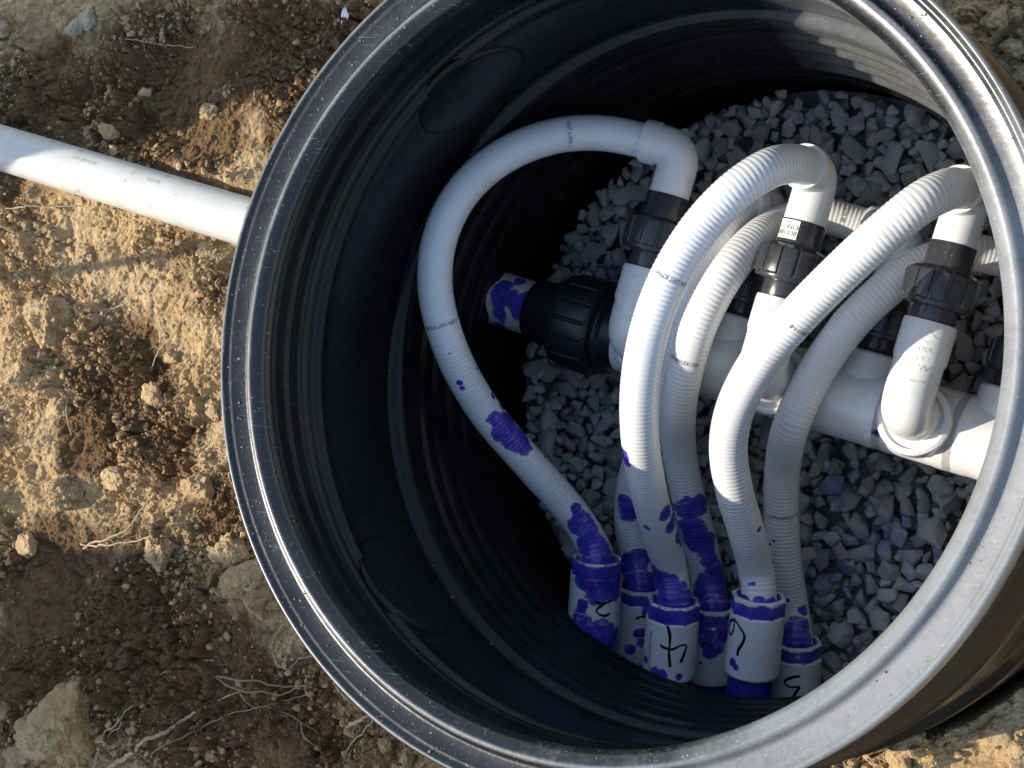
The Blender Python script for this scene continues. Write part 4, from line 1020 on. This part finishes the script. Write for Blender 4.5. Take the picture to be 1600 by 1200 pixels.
# ================================================================== CLODS, STONES, ROOTS
def clod_mesh(seed, r, flat=.7):
    rg_ = np.random.RandomState(seed)
    v, f = ico(6 if r > .026 else 5)
    o_ = rg_.uniform(0, 60, 3)
    h = .38 * NZ.n3(v * 1.1 + o_) + .24 * NZ2.n3(v * 2.6 + o_) + .12 * NZ.n3(v * 6 + o_) + .11 * NZ2.n3(v * 12 + o_) + .075 * np.abs(NZ.n3(v * 24 + o_))
    # facets and crumbs
    for q in range(3):
        d = unit(rg_.randn(3)); lim = rg_.uniform(.55, .8)
        t_ = (v * (1 + h)[:, None]) @ d
        h = h - np.clip(t_ - lim, 0, 1) * .7
    sc = np.array([rg_.uniform(.9, 1.2), rg_.uniform(.75, 1.05), flat * rg_.uniform(.9, 1.2)])
    a = rg_.uniform(0, 6.28)
    v2 = v * (1 + h)[:, None] * sc * r
    v2 = np.stack([v2[:, 0] * math.cos(a) - v2[:, 1] * math.sin(a), v2[:, 0] * math.sin(a) + v2[:, 1] * math.cos(a), v2[:, 2]], 1)
    return fast_mesh('soil_clod', v2, f)
SPECIAL = {0: ('field_stone', 'round grey-brown stone at the shadow edge, top left', 'stone', M_ROCK),
           1: ('field_stone', 'long pale stone tucked beside the round grey-brown one', 'stone', M_ROCK),
           2: ('field_stone', 'flat pale stone pressed into sunlit soil at the far top left', 'stone', M_ROCK),
           3: ('soil_clod', 'pale lumpy soil clod beside the dark hollow left of the basin', 'clod', M_CLOD),
           7: ('soil_clod', 'largest soil clod, peaked and half sunlit, bottom left corner', 'clod', M_CLOD),
           9: ('soil_clod', 'tall tan soil clod beside the lower left rim', 'clod', M_CLOD)}
for i, (x, y, z, r) in enumerate(CLODS):
    gz = float(ground_z(np.array([x]), np.array([y]))[0])
    nm, lb, ct, mt_ = SPECIAL.get(i, ('soil_clod', None, 'clod', M_CLOD))
    o = obj(nm, clod_mesh(300 + i, r, .75 if r < .03 else .95), mt_)
    o.location = (x, y, gz + r * .22)
    if lb is None:
        if x > 0 and y < 0: lb, g = 'small soil clod in the basin\'s shade below the lower right rim', 'clods at lower right'
        elif x > 0: lb, g = 'tan soil clod on the ground beyond the upper right rim', 'clods at upper right'
        elif y > .1: lb, g = 'small soil clod lying above the white supply pipe', 'clods above the supply pipe'
        else: lb, g = 'tan soil clod lying on the crumbly ground below the supply pipe', 'clods below the supply pipe'
    else: g = None
    tag(o, lb, ct, g)
RSPECIAL = {0: 'thin pale root in a hooked line beside the soil hollow',
            6: 'thick pale bare root crossing the bottom left ground',
            14: 'short thick root end poking out beside the rim, bottom left',
            11: 'fine curled root hanging near the lower left rim',
            24: 'straight pale straw-like root beyond the upper right rim',
            20: 'long thin root lying in shade near the round stone'}
for i, rt in enumerate(ROOTS):
    p = np.array(rt['p'], float); r = rt['r']
    c, ln = spline(p, max(16, int(24 * len(p))))
    w = NZ.n3(np.stack([c[:, 0] * 30, c[:, 1] * 30, np.full(len(c), i * 3.1)], 1)); w2 = NZ2.n3(np.stack([c[:, 0] * 30, c[:, 1] * 30, np.full(len(c), i * 5.3)], 1))
    ww = NZ2.n3(np.stack([c[:, 0] * 95, c[:, 1] * 95, np.full(len(c), i * 2.3)], 1)); c[:, 0] += w * .0045 + ww * .0018; c[:, 1] += w2 * .0045 - ww * .0018
    gz = ground_z(c[:, 0], c[:, 1], False)
    q = np.linspace(0, 1, len(c))
    c[:, 2] = gz + .011 + r + .010 * np.sin(q * math.pi) * (1 + .6 * math.sin(i * 1.7))
    rr = r * (1 - .45 * q) * (1 + .18 * w)
    V_, F_ = sweep(c, rr, 8)
    o = obj('root', fast_mesh('root', V_, F_), M_ROOT if i not in (15, 16, 17, 18, 12) else M_ROOT_D)
    for b_ in range(1 if ln > .07 and i % 2 == 0 else 0):
        j0 = int(len(c) * (.3 + .35 * b_)); an = (1 if (b_ + i) % 2 else -1) * (.6 + .3 * b_)
        t0 = unit(c[min(j0 + 2, len(c) - 1)] - c[j0 - 2]); dx = np.array([t0[0] * math.cos(an) - t0[1] * math.sin(an), t0[0] * math.sin(an) + t0[1] * math.cos(an), .05])
        L_ = min(.055, ln * .4); q_ = np.linspace(0, 1, 16)
        cb_ = c[j0] + q_[:, None] * dx * L_
        cb_[:, 0] += .004 * np.sin(q_ * 7 + i); cb_[:, 1] += .003 * np.sin(q_ * 9 + 2 * i); cb_[:, 2] -= .012 * q_ ** 2
        cb_[0] = c[j0]
        V_, F_ = sweep(cb_, r * .5 * (1 - .7 * q_), 6)
        obj('rootlet', fast_mesh('rootlet', V_, F_), M_ROOT_D if i % 3 == 0 else M_ROOT, o)
    if i in RSPECIAL: tag(o, RSPECIAL[i], 'root')
    elif p[0][0] > 0: tag(o, 'thin root on the ground beyond the upper right rim', 'root', 'roots at upper right')
    elif p[0][1] < -.35: tag(o, 'thin dry root lying on the dark soil at the bottom left', 'root', 'roots at bottom left')
    else: tag(o, 'fine dry root lying on the sunlit crumbly soil at the left', 'root', 'fine roots at left')
# a small white scrap on the soil
sx, sy = [-0.7748, 0.5739]
rgs = np.random.RandomState(3)
sv = []; sf = []
for i in range(9):
    for j in range(4):
        q = i / 8
        w = .006 * math.sin(math.pi * min(1, q + .12)) + .0015
        sv.append((sx + (q - .5) * .012 + .006 * math.sin(q * 5), sy + (q - .5) * .05, (j - 1.5) * w * .3 + .012 * math.sin(q * 4)))
sv = np.array(sv).reshape(9, 4, 3)
for i in range(9):
    for j in range(4): sv[i, j, 0] += (j - 1.5) * (.006 * math.sin(math.pi * min(1, i / 8 + .1)) + .001)
sv = sv.reshape(-1, 3)
sv[:, 2] += float(ground_z(np.array([sx]), np.array([sy]))[0]) + .016
me = fast_mesh('scrap', sv, np.array([[i * 4 + j, i * 4 + j + 1, (i + 1) * 4 + j + 1, (i + 1) * 4 + j] for i in range(8) for j in range(3)]))
so = obj('dry_leaf', me, M_SCRAP)
md = so.modifiers.new('thickness', 'SOLIDIFY'); md.thickness = .0008
tag(so, 'small curled whitish leaf scrap on shaded soil at the top', 'leaf')

# an unseen stake added left of the frame to throw the thin shadow
st_c, _l = spline([[-2.45, 0.1, -0.55], [-2.05, -0.025, -0.05], [-1.8, -0.035, 0.3]], 40)
V_, F_ = sweep(st_c, .0085 + .001 * np.sin(np.linspace(0, 20, 40)), 12)
stake = obj('shadow_stake', fast_mesh('shadow_stake', V_, F_, angle=40), M_ROOT)
tag(stake, 'unseen thin stake added beyond the left edge to cast a thin shadow', 'stake')
